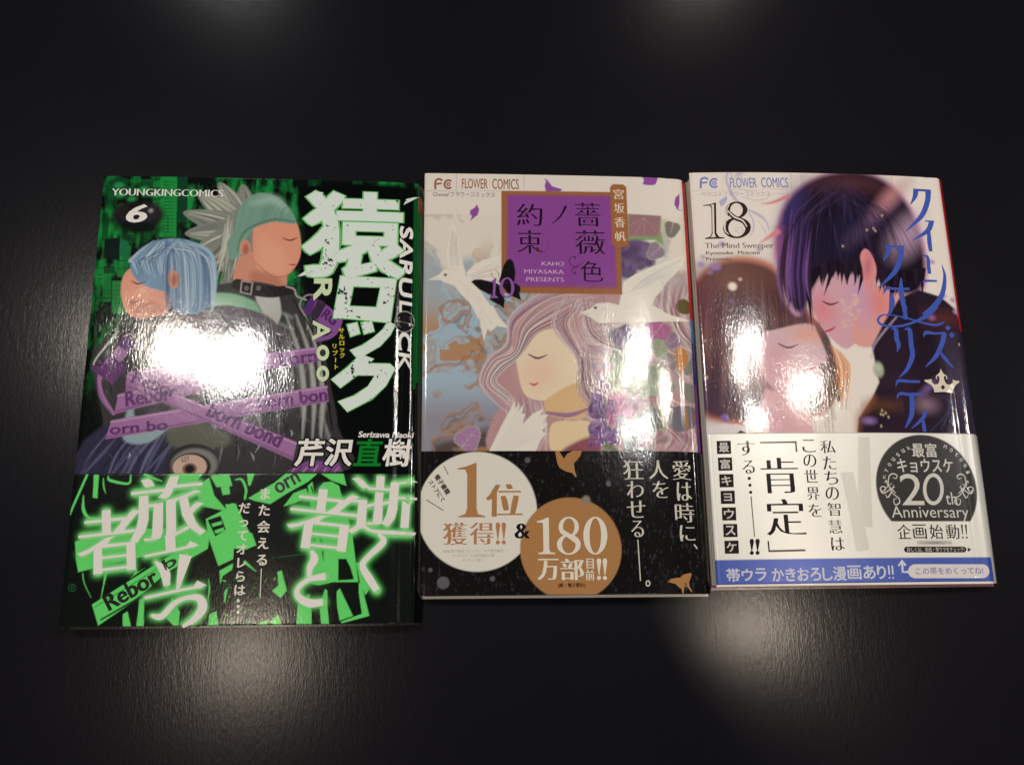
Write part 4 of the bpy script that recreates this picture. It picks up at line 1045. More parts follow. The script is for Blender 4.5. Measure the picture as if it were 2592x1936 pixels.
# butterfly
BKc = (28, 22, 26)
for q in ([(925, 1300), (945, 1210), (975, 1110), (1010, 1055), (1052, 1038), (1085, 1080), (1105, 1180), (1100, 1260), (1085, 1310)], [(930, 1300), (1110, 1310), (1155, 1345), (1162, 1380), (1150, 1420), (1168, 1500), (1090, 1465), (1020, 1420)],
          [(925, 1320), (840, 1290), (720, 1262), (645, 1268), (618, 1290), (700, 1370), (830, 1440)], [(925, 1320), (850, 1400), (820, 1485), (870, 1520), (930, 1550), (978, 1590), (988, 1500), (965, 1400)]): c.poly('b1', q, BKc)
for q in ([(925, 1290), (900, 1270), (850, 1230), (835, 1175)], [(930, 1290), (925, 1230), (910, 1180), (870, 1160)]): c.stroke('b1', q, 5, (60, 52, 58))
k2.sheet("jacket_cover", c, PM, 0)

BT2 = float(happly(k2.H, [[1400, 1147.5]])[0][1])
cb = Canvas(k2.H, 0, W2, 0.1, BT2, (21, 19, 18))
n = fbm(cb.U * 2.2, cb.V * .8, 1.6, 77, 3); cb.img += (smoothstep((n - .66) * 8) * .5)[..., None] * (lin((74, 72, 80)) - cb.img)
cb.ell('b5', (683, 668), 597, 597, (232, 228, 216)); 
GO = (178, 130, 82)
cb.ell('p', (1444, 1390.5), 126, 126, GO)
for x, y, R in ((1190, 158, 28), (340, 1392, 60), (838, 1352, 25), (210, 1262, 20)): cb.ell('b5', (x, y), R, R, (96, 96, 104))
cb.ell('b6', (555, 398), 24, 28, (104, 102, 110)); cb.ell('b6', (330, 565), 42, 46, (150, 134, 122), soft=.6)
band2 = k2.sheet("paper_band", cb, print_mat("band_print", rough=.085), .38, label="black paper band with white and gold discs")
GOi = ink(GO); OC = ink((158, 98, 66)); CRm = ink((236, 230, 214)); BL = ink((30, 22, 34)); TX = ink((214, 210, 196))
N = "rank_lettering@b"
k2.shape(N, 'b5', [(675, 178), (675, 640), (690, 700), (765, 722), (765, 732), (492, 732), (492, 722), (560, 700), (580, 640), (580, 300), (560, 250), (475, 245), (475, 238), (560, 220)], GOi)
k2.g(N, "位", 'b5', (785, 392, 1128, 732), GOi, .05, -.024); k2.g(N, "獲", 'b5', (340, 782, 580, 1015), ink((186, 132, 96)), .034, -.02); k2.g(N, "得", 'b5', (615, 782, 845, 1010), ink((186, 132, 96)), .034, -.02)
def bangs(k, N, fr, x0, x1, y0, y1, mat):
    w = (x1 - x0) * .22
    for x in (x0 + w, x1 - w):
        hh = y1 - y0
        k.shape(N, fr, [(x - w, y0 + w), (x - w * .6, y0), (x + w * .6, y0), (x + w, y0 + w), (x + w * .15, y0 + hh * .76), (x - w * .15, y0 + hh * .76)], mat)
        k.disc(N, fr, (x, y1 - w), w * .9, mat, n=12)
bangs(k2, N, 'b5', 868, 975, 788, 1010, ink((186, 132, 96)))
SM = ink((186, 178, 168))
for i, (t_, x0, x1, y) in enumerate((("※2020年1月8日コミックシーモア女性毎日", 335, 945, 1072), ("ランキング、少女読み総合日間", 430, 855, 1118), ("ランキング調べ", 535, 745, 1164))): k2.g("fine_print@b", t_, 'b5', (x0, y - 16, x1, y + 16), SM)
DG = ink((60, 54, 52))
k2.g("store_lettering@b", "電子書籍", 'b5', (215, 370, 440, 425), DG, .05, .03, rot=-56); k2.g("store_lettering@b", "ストアにて", 'b5', (145, 440, 395, 485), DG, .03, .02, rot=-56)
k2.ribbon("store_lettering@b", 'b5', [(342, 210), (388, 300)], 7, DG); k2.ribbon("store_lettering@b", 'b5', [(165, 552), (340, 662)], 7, DG)
k2.g("ampersand@b", "&", 'b5', (1065, 795, 1210, 950), BL, .05, -.01)
N = "copies_lettering@b"
k2.shape(N, 'b5', [(1385, 738), (1405, 738), (1410, 1060), (1425, 1088), (1470, 1092), (1470, 1106), (1300, 1106), (1300, 1092), (1345, 1085), (1352, 1060), (1345, 790), (1285, 788), (1283, 775), (1340, 762)], CRm)
k2.disc(N, 'b6', (155, 832), 102, CRm, hole=(58, 86), ry=102); k2.disc(N, 'b6', (155, 1010), 120, CRm, lv=1.3, hole=(68, 88), ry=102)
k2.ribbon(N, 'b6', [(75, 870), (155, 920), (240, 985)], 44, CRm, lv=1.6)
k2.disc(N, 'b6', (422, 921), 121, CRm, hole=(58, 176), ry=190)
k2.g(N, "万", 'b5', (1300, 1150, 1500, 1368), CRm, .045, -.016); k2.g(N, "部", 'b6', (75, 1148, 300, 1368), CRm, .045, -.018); k2.g(N, "目", 'b6', (335, 1150, 405, 1255), CRm, .03, 0); k2.g(N, "前", 'b6', (325, 1265, 412, 1368), CRm, .03, 0)
bangs(k2, N, 'b6', 435, 542, 1150, 1368, CRm)
k2.g("fine_print@b", "(紙・電子累計)", 'b6', (50, 1396, 320, 1444), ink((70, 46, 30)), .03, .02)
N = "slogan_lettering@b"
for ch, bx_ in (("愛", (1205, 158, 1395, 362)), ("は", (1250, 378, 1400, 572)), ("時", (1230, 590, 1425, 788)), ("に", (1278, 812, 1435, 978)), ("、", (1420, 1000, 1460, 1056)), ("人", (965, 162, 1155, 355)), ("を", (1000, 370, 1160, 545)),
                ("狂", (705, 158, 905, 360)), ("わ", (742, 370, 908, 545)), ("せ", (742, 566, 925, 745)), ("る", (785, 766, 908, 940))): k2.g('slogan_lettering#%d@b' % (1 if bx_[0] > 1190 else 2 if bx_[0] > 950 else 3), ch, 'b6', bx_, TX, .02, -.02)
k2.ribbon('slogan_lettering#3@b', 'b6', [(850, 962), (875, 1375)], 11, TX); k2.disc('slogan_lettering#3@b', 'b6', (950, 1400), 25, TX, hole=(13, 18), ry=32)
N = "gold_butterfly@b"
for q in ([(15, 62), (60, 70), (105, 145), (140, 95), (200, 66), (288, 66), (270, 120), (205, 195), (215, 260), (235, 330), (222, 332), (190, 290), (130, 275), (60, 235), (40, 190)],
          [(1155, 1385), (1180, 1355), (1260, 1340), (1275, 1345), (1310, 1310), (1390, 1292), (1398, 1310), (1370, 1390), (1375, 1425), (1405, 1480), (1390, 1482), (1350, 1430), (1320, 1432), (1312, 1502), (1300, 1500), (1290, 1455), (1255, 1430), (1230, 1405)]): k2.shape(N, 'b6', q, GOi)
# cover lettering
def fc(k, fr, x0, y0, mat, s=1.0):
    N = "publisher_emblem"
    k.ribbon(N, fr, [(x0 + 14, y0 + 125), (x0 + 14, y0 + 50), (x0 + 28, y0 + 20), (x0 + 60, y0 + 12), (x0 + 92, y0 + 30)], 22, mat, lv=1)
    k.ribbon(N, fr, [(x0 + 18, y0 + 66), (x0 + 84, y0 + 62)], 19, mat, lv=1.4, smooth=False)
    a = [(x0 + 158 + 44 * math.cos(t), y0 + 72 + 46 * math.sin(t)) for t in np.linspace(-.75, -5.53, 16)]
    k.ribbon(N, fr, a, 20, mat, lv=1)
    for q in range(6): k.disc(N, fr, (x0 + 158 + 18 * math.cos(q * 1.047), y0 + 72 + 18 * math.sin(q * 1.047)), 10, mat, lv=1 + .15 * q, hole=4, n=12)
fc(k2, 'b1', 204, 130, OC)
k2.g("publisher_lettering", "FLOWER", 'b1', (512, 145, 796, 254), OC, .01, .0); k2.g("publisher_lettering", "COMICS", 'b1', (850, 152, 1140, 266), OC, .01, .0)
k2.g("imprint_lettering", "Cheese!フラワーコミックス", 'b1', (192, 292, 880, 345), ink((110, 96, 88)))
for ch, bx_ in (("約", (1120, 428, 1400, 680)), ("束", (1128, 722, 1398, 985))): k2.g("title_lettering#1", ch, 'b1', bx_, BL, .008, -.022)
k2.ribbon("title_lettering", 'b1', [(1660, 460), (1620, 540), (1565, 610), (1488, 665)], [26, 20, 14, 3], BL)
for ch, bx_ in (("薔", (240, 425, 520, 690)), ("薇", (240, 730, 570, 1000)), ("色", (300, 1068, 545, 1305))): k2.g("title_lettering#2", ch, 'b2', bx_, BL, .006, -.02)
k2.ribbon("title_flourish", 'b2', [(248, 1040), (215, 1015), (180, 1050), (190, 1110), (250, 1130), (330, 1080)], [16, 5, 6, 5, 6, 4], BL); k2.ribbon("title_flourish", 'b2', [(245, 1190), (225, 1218), (205, 1180), (230, 1140), (280, 1140)], [14, 5, 5, 5, 4], BL)
k2.disc("title_flourish", 'b1', (1345, 935), 22, ink((90, 62, 50)), n=14); k2.ribbon("title_flourish", 'b1', [(1345, 960), (1420, 965), (1465, 920), (1450, 850)], [8, 5, 3], ink((100, 50, 110)))
WPk = ink((222, 190, 226))
for t_, bx_ in (("KAHO", (1395, 1075, 1638, 1122)), ("MIYASAKA", (1203, 1162, 1638, 1210)), ("PRESENTS", (1225, 1248, 1638, 1297))): k2.g("author_lettering", t_, 'b1', bx_, WPk, .0, -.02)
for ch, y0, y1 in (("宮", 278, 390), ("坂", 432, 545), ("香", 588, 702), ("帆", 748, 855)): k2.g("author_lettering", ch, 'b2', (660 + (y0 - 278) * .04, y0, 775 + (y0 - 278) * .04, y1), ink((240, 226, 206)), .012, -.008)
VI = ink((150, 92, 176))
k2.shape("volume_number", 'b1', [(895, 1246), (882, 1440), (915, 1462), (912, 1472), (832, 1472), (832, 1462), (855, 1445), (862, 1300), (838, 1300), (836, 1285)], VI, lv=1); k2.disc("volume_number", 'b1', (1012, 1360), 82, VI, hole=(48, 98), ry=114)
k2.body([(0, .36, (216, 44, 46)), (.36, .42, (56, 130, 200)), (.42, .52, (34, 52, 130)), (.52, .78, (126, 52, 156)), (.78, .8, (120, 60, 40)), (.8, 1, (112, 50, 142))], (226, 220, 208), band_rgb=(14, 13, 13), band_top=BT2)

# =================================================================== BOOK THREE (right)
W3, H3 = 113.05, 176.0
k3 = Book("white comic with blue katakana title and silvery white paper band with blue foot", GROUP,
          166.17, 102.68, .0028, W3, H3, 9.5, [(1746, 437), (2378, 451), (1815, 1484), (2520, 1478)], (3.0, .48), 5.2, 3)
c = Canvas(k3.H, 0, W3, 0, H3, (238, 230, 222))
LA = (176, 172, 214)
for q, w_ in (([(530, 60), (505, 150), (540, 260), (590, 360), (690, 470)], [30, 26, 34, 40, 20]), ([(690, 470), (850, 550), (930, 620), (970, 720)], [10, 34, 22, 12]), ([(560, 60), (560, 130), (600, 200), (700, 280), (850, 290)], [16, 8, 6]),
             ([(730, 500), (790, 600), (800, 700), (760, 790)], [14, 20, 6]), ([(850, 620), (920, 720), (930, 790)], [4, 10, 4]), ([(680, 350), (800, 390), (930, 380), (1000, 330), (1180, 320)], [10, 8, 6, 5]), ([(610, 720), (640, 750), (680, 735), (670, 690), (620, 690), (600, 720)], 6)):
    c.stroke('c1', q, w_, LA, alpha=.7, soft=.4)
c.poly('c1', [(432, 390), (510, 345), (505, 400), (455, 450), (440, 430)], (168, 168, 216), alpha=.8, smooth=True); c.ell('c1', (650, 95), 50, 22, (150, 124, 180), soft=2, alpha=.6, rot=.8)
for q in ([(135, 270), (1200, 275)], [(468, 60), (470, 270)], [(1205, 70), (1212, 270)]): c.stroke('c1', q, 4, (188, 180, 180), smooth=False, alpha=.7)
# first stand-in shape: a rounded dusky-brown mass with a blank pink oval
t_ = lambda U, V: fbm(U, V, 14, 6, 3) * 1.3 - .25
c.poly('p', [(1752, 730), (1765, 700), (1800, 668), (1850, 652), (1910, 655), (1960, 680), (2000, 740), (2050, 800), (2085, 880), (2100, 960), (2085, 1040), (2000, 1070), (1900, 1078), (1830, 1070), (1780, 1050), (1750, 1000)], (214, 140, 118), smooth=True, soft=1.6)
c.poly('p', [(1752, 740), (1770, 706), (1805, 678), (1850, 664), (1905, 668), (1955, 690), (1995, 745), (2045, 805), (2078, 880), (2092, 960), (2078, 1040), (2000, 1060), (1900, 1070), (1830, 1060), (1780, 1036), (1745, 990)], mix((104, 66, 66), (70, 46, 54), t_), smooth=True, soft=1.6)
c.ell('p', (1850, 700), 90, 40, (126, 88, 74), soft=7, alpha=.7); c.ell('p', (1790, 1000), 60, 60, (58, 52, 82), soft=7, alpha=.6); c.ell('p', (1790, 800), 40, 90, (124, 74, 84), soft=7, alpha=.6)
r = random.Random(51)
for _ in range(70):
    x = r.uniform(1760, 2070); y = 690 + abs(x - 1880) * .5
    dx = (x - 1890) * .22
    c.stroke('p', [(x, y + r.uniform(0, 60)), (x + dx * .6, y + 160), (x + dx, y + r.uniform(220, 340))], [1, r.uniform(3, 8), 1], r.choice([(126, 84, 82), (64, 42, 48), (146, 104, 96), (92, 60, 66)]), soft=.8, alpha=r.uniform(.25, .6))
for _ in range(110):
    x = r.uniform(1765, 2070); y = 700 + abs(x - 1890) * .55; dx = (x - 1890) * .2
    c.stroke('p', [(x, y + r.uniform(0, 80)), (x + dx * .6, y + 170), (x + dx, y + r.uniform(230, 330))], [.5, r.uniform(1.2, 3), .5], r.choice([(46, 30, 36), (150, 110, 100), (60, 40, 50), (104, 74, 82)]), soft=.15, alpha=r.uniform(.3, .7))
c.poly('p', [(1925, 850), (1960, 836), (2040, 822), (2075, 850), (2086, 900), (2078, 965), (2040, 1000), (1985, 1005), (1940, 970), (1915, 910)], (214, 182, 190), smooth=True, soft=.6)
c.ell('p', (1960, 930), 40, 60, (216, 160, 172), soft=6, alpha=.8); c.ell('p', (2045, 850), 36, 16, (232, 160, 130), soft=4, alpha=.8)
c.stroke('p', [(1965, 872), (1990, 882), (2015, 874)], [3, 5, 2], (96, 58, 66)); c.stroke('p', [(2030, 938), (2044, 936), (2056, 932)], [4, 6, 3], (176, 74, 84), soft=.4)
c.poly('p', [(1935, 985), (2035, 1000), (2045, 1060), (2055, 1098), (1890, 1098), (1900, 1075)], (218, 170, 178), smooth=False, soft=1)
c.poly('p', [(1785, 1085), (1830, 1072), (1890, 1080), (1892, 1098), (1770, 1098)], (226, 218, 222), soft=.8); c.poly('p', [(1860, 1098), (1872, 1088), (1890, 1098)], (80, 60, 84)); c.poly('p', [(1890, 1098), (1896, 1072), (1925, 1080), (1930, 1098)], (224, 160, 128), soft=.8)
c.poly('p', [(2050, 810), (2085, 845), (2105, 900), (2125, 980), (2118, 1020), (2095, 985), (2085, 900)], (92, 66, 66), smooth=True, soft=.6)
for i in range(14):
    x = 2092 + i * 2.6; c.stroke('p', [(x, 872 + i * 2), (x + 18, 935), (x + r.uniform(4, 24), r.uniform(990, 1050))], [1, r.uniform(2, 6), .5], r.choice([(228, 140, 80), (244, 206, 140), (120, 80, 70), (214, 120, 70)]), soft=.5, alpha=.8)
c.stroke('p', [(2075, 930), (2100, 990), (2090, 1040)], [16, 20, 2], (98, 76, 68), soft=.8)
# second stand-in shape: a dark violet dome above a blank pink oval
c.poly('p', [(2060, 700), (2120, 680), (2200, 700), (2215, 760), (2200, 830), (2160, 870), (2130, 885), (2090, 850), (2058, 800), (2044, 750)], (216, 168, 184), smooth=True, soft=.5)
c.poly('p', [(2175, 740), (2260, 730), (2310, 760), (2230, 830), (2200, 880), (2150, 860)], (226, 164, 160), smooth=True, soft=.8)
c.ell('p', (2075, 790), 30, 40, (222, 130, 136), soft=5, alpha=.7); c.ell('p', (2175, 760), 30, 60, (196, 160, 206), soft=5, alpha=.6); c.ell('p', (2220, 770), 24, 34, (226, 120, 110), soft=5, alpha=.6)
c.stroke('p', [(2076, 766), (2096, 774), (2116, 768)], [3, 5, 2], (92, 50, 66)); c.stroke('p', [(2082, 842), (2096, 838), (2108, 830)], [4, 6, 2], (180, 70, 80), soft=.4)
dome = [(1955, 640), (1962, 560), (1990, 500), (2040, 460), (2110, 438), (2190, 440), (2250, 468), (2300, 520), (2330, 590), (2345, 660), (2338, 730), (2300, 752), (2240, 735), (2205, 705), (2140, 700), (2080, 700), (2050, 730), (2020, 800), (1990, 780), (1970, 720)]
c.poly('p', dome, (206, 160, 190), smooth=True, soft=1.4)
D2 = [(x + (2150 - x) * .045, y + (590 - y) * .035) for x, y in dome]
c.poly('p', D2, mix((36, 26, 44), (20, 15, 24), t_), smooth=True, soft=1.6)
c.ell('p', (1995, 560), 26, 90, (84, 70, 150), soft=6, alpha=.6, rot=-.3); c.ell('p', (1975, 650), 14, 60, (176, 90, 130), soft=4, alpha=.8); c.ell('p', (2140, 470), 90, 26, (96, 58, 66), soft=6, alpha=.7)
c.ell('p', (2220, 540), 90, 16, (150, 118, 168), soft=4, alpha=.5, rot=.75); c.ell('p', (2290, 600), 60, 34, (206, 172, 204), soft=6, alpha=.75, rot=.9); c.ell('p', (2120, 600), 30, 80, (40, 40, 86), soft=8, alpha=.4, rot=-.5)
c.ell('p', (2250, 500), 50, 16, (216, 150, 150), soft=4, alpha=.7, rot=.8)
for _ in range(60):
    a_ = r.uniform(-.2, 1.0); x0 = 2110 + r.uniform(-60, 60); x1 = 1975 + a_ * 350
    x1 = max(x1, 1985); c.stroke('p', [(x0, 462 + r.uniform(0, 30)), ((x0 + x1) / 2 + (x1 - 2150) * .2, 560), (x1, 680 + r.uniform(-30, 10))], [1, r.uniform(3, 7), 1], r.choice([(70, 56, 100), (22, 16, 28), (88, 68, 108), (44, 34, 62), (32, 28, 56)]), soft=.8, alpha=r.uniform(.15, .35))
for i in range(46):
    x = 2000 + i * 7.4 + r.uniform(-3, 3); y0 = np.interp(x, [2000, 2050, 2090, 2150, 2210, 2260, 2345], [740, 715, 690, 690, 700, 725, 700])
    L_ = r.uniform(8, 40) * (1.7 if x < 2060 else 1) * (2.0 if i % 5 == 0 else 1)
    c.poly('p', [(x - 9, y0 - 26), (x + 9, y0 - 24), (x - 4 + L_ * r.uniform(-.5, .3), y0 + L_)], r.choice([(34, 24, 38), (44, 30, 50), (26, 18, 28)]), soft=.25)
for i in range(12):
    x = 1964 + i * 7; c.stroke('p', [(x + 14, r.uniform(520, 590)), (x + 2, 680), (x + 3, 730), (x + 12, 780 + r.uniform(-20, 60))], [.5, 8, 6, .5], r.choice([(92, 62, 128), (52, 36, 68), (38, 26, 44), (120, 84, 150)]), soft=.3, alpha=.9)
for _ in range(90):
    a_ = r.uniform(-.1, 1.0); x1 = 1990 + a_ * 340; x0 = 2115 + r.uniform(-40, 40)
    y1 = np.interp(x1, [1990, 2060, 2150, 2260, 2340], [720, 690, 690, 720, 640])
    if x1 < 2330: c.stroke('p', [(x0 + (x1 - x0) * .2, 470 + r.uniform(0, 20)), (x0 + (x1 - x0) * .75, 560), (x1, y1 - r.uniform(0, 60))], [.5, r.uniform(1.2, 3), .5], r.choice([(14, 10, 18), (60, 48, 80), (16, 12, 24), (84, 62, 92), (18, 14, 22), (44, 38, 74)]), soft=.15, alpha=r.uniform(.2, .6))
c.poly('c2', [(395, 1010), (440, 930), (500, 960), (560, 1080), (575, 1190), (540, 1320), (480, 1390), (440, 1330), (420, 1150)], (226, 150, 156), smooth=True, soft=.4); c.ell('c2', (480, 1120), 36, 110, (176, 84, 96), soft=2, alpha=.6, rot=-.25)
c.stroke('c1', [(890, 430), (1000, 420), (1180, 350)], [3, 26, 40], (216, 130, 130), soft=.8); c.stroke('c1', [(860, 870), (960, 800), (1060, 740)], [3, 34, 60], (224, 136, 150), soft=.8)
# dark clothes
c.poly('p', [(2270, 758), (2320, 735), (2380, 752), (2420, 785), (2440, 830), (2500, 1100), (2162, 1100), (2166, 1060), (2200, 1010), (2218, 970), (2208, 920), (2200, 880), (2230, 820)], mix((52, 36, 52), (30, 24, 34), t_), soft=.6)
c.ell('c4', (1500, 130), 180, 70, (120, 60, 60), soft=6, alpha=.6); c.ell('c4', (1640, 900), 100, 420, (98, 86, 118), soft=7, alpha=.55); c.ell('c4', (1250, 1180), 100, 70, (162, 130, 150), soft=4, alpha=.8)
c.ell('c4', (1270, 980), 110, 30, (140, 104, 170), soft=2, rot=.7, alpha=.8); c.ell('c4', (540, 1380), 70, 36, (150, 116, 180), soft=1.5); c.ell('c4', (1320, 120), 34, 26, (164, 110, 160), soft=1.5)
c.stroke('c4', [(600, 1100), (520, 1200), (420, 1320), (400, 1500)], [10, 50, 40, 20], (170, 96, 70), soft=3, alpha=.8); c.ell('c4', (700, 1190), 120, 30, (130, 86, 50), soft=5, alpha=.6)
c.stroke('c4', [(880, 120), (700, 330), (600, 480), (570, 620)], [14, 20, 16, 8], (190, 176, 214), soft=.6, alpha=.8)
for q in ([(1380, 1060), (1520, 1120), (1540, 1260), (1430, 1480)], [(1760, 1090), (1700, 1200), (1760, 900)], [(1560, 1100), (1500, 1300), (1300, 1500)]): c.stroke('c4', q, [4, 10, 3], (70, 84, 120), soft=.8, alpha=.6)
c.ell('c4', (658, 765), 62, 88, (168, 176, 160), soft=.8); c.ell('c4', (650, 730), 34, 40, (196, 206, 184), soft=2)
# glints, petals, blossoms
for fr, x, y, R, col_ in [('c1', 572, 1330, 46, (246, 230, 220)), ('c1', 655, 1253, 16, (236, 200, 190)), ('c1', 560, 1485, 24, (120, 90, 140)), ('c3', 308, 392, 9, (220, 190, 190)), ('c3', 325, 842, 16, (230, 210, 200)), ('c3', 550, 1345, 48, (136, 104, 168))]:
    c.ell(fr, (x, y), R, R, col_, soft=.8)
for x, y, R in ((460, 865, 38), (235, 1080, 42), (390, 1105, 60), (255, 998, 22), (330, 1170, 26), (860, 930, 26)): c.ell('c1', (x, y), R, R * .8, (162, 138, 196), soft=1.0, alpha=.8)
for _ in range(26): c.ell('c4', (r.uniform(210, 420), r.uniform(-160, 260)), r.uniform(6, 22), r.uniform(6, 20), (238, 206, 168), soft=.7, alpha=.55)
for x, y in ((565, 730), (470, 722), (545, 705), (640, 560), (205, 900)): c.ell('c2', (x, y), 9, 11, (210, 190, 170), soft=.5)
for x, y in ((700, 1255), (715, 1308), (745, 1285), (780, 1335), (685, 1300), (690, 1445), (1670, 440)): c.ell('c4', (x, y), 9, 14, (214, 196, 160), soft=.4)
for x, y in ((1200, 1060), (1330, 1430), (1435, 1475), (1475, 1600)): c.ell('c2', (x, y), 32, 26, (186, 160, 208), soft=.8)
k3.sheet("jacket_cover", c, PM, 0)

BT3 = float(happly(k3.H, [[2100, 1098]])[0][1])
cb = Canvas(k3.H, 0, W3, 1.0, BT3, (228, 227, 220))
for q in ([(1350, 440), (1470, 440), (1620, 1170), (1510, 1190)],): cb.poly('c5', q, (206, 204, 196), soft=.3)
cb.poly('c6', [(125, 110), (235, 110), (262, 960), (150, 960), (125, 600)], (208, 206, 198), soft=.3); cb.poly('c6', [(-20, 440), (75, 440), (215, 1180), (105, 1190)], (208, 206, 198), soft=.3)
cb.ell('c6', (790, 585), 498, 498, (26, 22, 20)); cb.poly('c6', [(445, 905), (1225, 905), (1230, 1120), (1190, 1160), (450, 1160)], (226, 224, 214), soft=.15); cb.poly('c6', [(360, 905), (447, 905), (447, 1100), (300, 1100)], (228, 227, 220))
cb.poly('c6', [(1222, 930), (1330, 900), (1330, 1100), (1222, 1100)], (228, 227, 220)); cb.ell('c6', (860, 1108), 150, 12, (110, 106, 100), soft=.9)
lowv = float(happly(k3.H, [[2100, 1414]])[0][1])
am = smoothstep((lowv - cb.V) / .25 + .5)[..., None]; cb.img = cb.img * (1 - am) + lin((66, 88, 176)) * am
PS = print_mat("silver_band_print", rough=.3, metal=.12)
band3 = k3.sheet("paper_band", cb, PS, .42, label="silvery white paper band with black seal and blue foot")
BN = ink((44, 38, 36)); SLt = ink((214, 212, 206))
N = "author_tile@b"
for i, ch in enumerate("最富キョウスケ"):
    t_ = i / 6; x = 262 + (335 - 262) * t_; y = 193 + (1140 - 193) * t_
    k3.shape(N, 'c5', [(x - 67, y - 62), (x + 63, y - 62), (x + 68, y + 62), (x - 61, y + 62)], BN, lv=1)
    sz = 44 if ch not in "ョ" else 36
    k3.g("author_lettering@b", ch, 'c5', (x - sz, y - sz, x + sz, y + sz), SLt, .03, .02, lv=2)
N = "slogan_lettering@b"
for ch, bx_ in (("す", (392, 135, 550, 275)), ("る", (435, 318, 545, 448)), ("肯", (612, 292, 950, 640)), ("定", (655, 682, 1015, 1040))): k3.g(N, ch, 'c5', bx_, BN, .02, -.026)
k3.g(N, "私", 'c5', (1160, 138, 1298, 262), BN, .014, -.02)
for ch, x, y in (("た", 1243, 352), ("ち", 1262, 492), ("の", 1270, 640), ("智", 1288, 790), ("慧", 1300, 955), ("は", 1322, 1118)): k3.g(N, ch, 'c5', (x - 62, y - 64, x + 62, y + 64), BN, .014, -.02)
for ch, x, y in (("こ", 1050, 190), ("の", 1060, 330), ("世", 1072, 475), ("界", 1092, 640), ("を", 1108, 800)): k3.g(N, ch, 'c5', (x - 60, y - 62, x + 60, y + 62), BN, .014, -.02)
for x, y in ((497, 490), (503, 555), (510, 622)): k3.disc(N, 'c5', (x, y), 15, BN, n=12)
k3.ribbon(N, 'c5', [(513, 660), (546, 1045)], 8, BN); bangs(k3, N, 'c5', 500, 595, 1065, 1218, BN)
DGr = ink((110, 106, 100))
k3.ribbon(N, 'c5', [(596, 154), (930, 152)], 16, DGr); k3.ribbon(N, 'c5', [(928, 146), (936, 245)], 13, BN, lv=1.3); k3.ribbon(N, 'c5', [(672, 1085), (682, 1190)], 13, BN, lv=1.3); k3.ribbon(N, 'c5', [(680, 1182), (1018, 1176)], 18, DGr)
SB = ink((210, 214, 226))
for ch, bx_, fr in (("帯", (290, 1345, 412, 1468), 'c5'), ("ウ", (430, 1350, 530, 1460), 'c5'), ("ラ", (555, 1345, 655, 1460), 'c5'), ("か", (708, 1345, 815, 1465), 'c5'), ("き", (835, 1345, 925, 1465), 'c5'), ("お", (945, 1345, 1050, 1462), 'c5'), ("ろ", (1065, 1345, 1160, 1462), 'c5'), ("し", (1180, 1345, 1270, 1462), 'c5'), ("漫", (1280, 1335, 1400, 1462), 'c5'),
                    ("画", (25, 1325, 150, 1452), 'c6'), ("あ", (175, 1325, 285, 1448), 'c6'), ("り", (305, 1325, 385, 1448), 'c6')): k3.g("foot_lettering@b", ch, fr, bx_, SB, .03, .025)
for x in (420, 455): k3.ribbon("foot_lettering@b", 'c6', [(x - 8, 1325), (x, 1410)], 16, SB); k3.disc("foot_lettering@b", 'c6', (x + 2, 1440), 9, SB, n=10)
k3.ribbon("arrow@b", 'c6', [(605, 1385), (548, 1385), (542, 1290)], 24, SB, smooth=False); k3.shape("arrow@b", 'c6', [(500, 1325), (540, 1265), (585, 1318), (570, 1332), (540, 1300), (512, 1335)], SB, lv=1.3)
def pill(x0, x1, y0, y1, n=10):
    rr = (y1 - y0) / 2; cy = (y0 + y1) / 2
    a = [(x1 - rr + rr * math.cos(t), cy + rr * math.sin(t)) for t in np.linspace(-math.pi / 2, math.pi / 2, n)]
    b_ = [(x0 + rr + rr * math.cos(t), cy + rr * math.sin(t)) for t in np.linspace(math.pi / 2, 3 * math.pi / 2, n)]
    return a + b_
k3.shape("pill_label@b", 'c6', pill(600, 1402, 1312, 1445), ink((222, 218, 218)), lv=1)
k3.g("pill_lettering@b", "この帯をめくってね!", 'c6', (675, 1342, 1340, 1408), ink((140, 132, 176)), .01, .01, lv=2)
k3.shape("pointer_label@b", 'c6', pill(562, 1172, 1145, 1200), ink((52, 48, 44)), lv=1); k3.g("pointer_lettering@b", "詳しくは、表紙・帯ウラをチェック!", 'c6', (590, 1152, 1150, 1193), SLt, lv=2); k3.shape("pointer_label@b", 'c6', [(1185, 1150), (1220, 1172), (1185, 1196)], ink((70, 66, 60)))
N = "seal_lettering@b"
k3.g(N, "最富", 'c6', (640, 165, 880, 295), SLt, .02, .015); k3.g(N, "キョウスケ", 'c6', (500, 312, 1040, 440), SLt, .02, .015)
k3.g(N, "2", 'c6', (530, 455, 745, 750), SLt, .0, .0); k3.disc(N, 'c6', (848, 600), 102, SLt, hole=(68, 116), ry=152); k3.g(N, "th", 'c6', (968, 628, 1078, 745), SLt); k3.g(N, "Anniversary", 'c6', (445, 760, 1198, 905), SLt, -.004, -.004)
for i, ch in enumerate("Kyousuke"):
    a_ = math.radians(196 + i * 8.2); x = 790 + 432 * math.cos(a_); y = 600 + 432 * math.sin(a_)
    k3.g(N, ch, 'c6', (x - 13, y - 19, x + 13, y + 19), SLt, .02, .0, rot=-(math.degrees(a_) + 90 - 360))
for i, ch in enumerate("Motomi"):
    a_ = math.radians(-66 + i * 9); x = 790 + 432 * math.cos(a_); y = 590 + 432 * math.sin(a_)
    k3.g(N, ch, 'c6', (x - 13, y - 19, x + 13, y + 19), SLt, .02, .0, rot=-(math.degrees(a_) + 90))
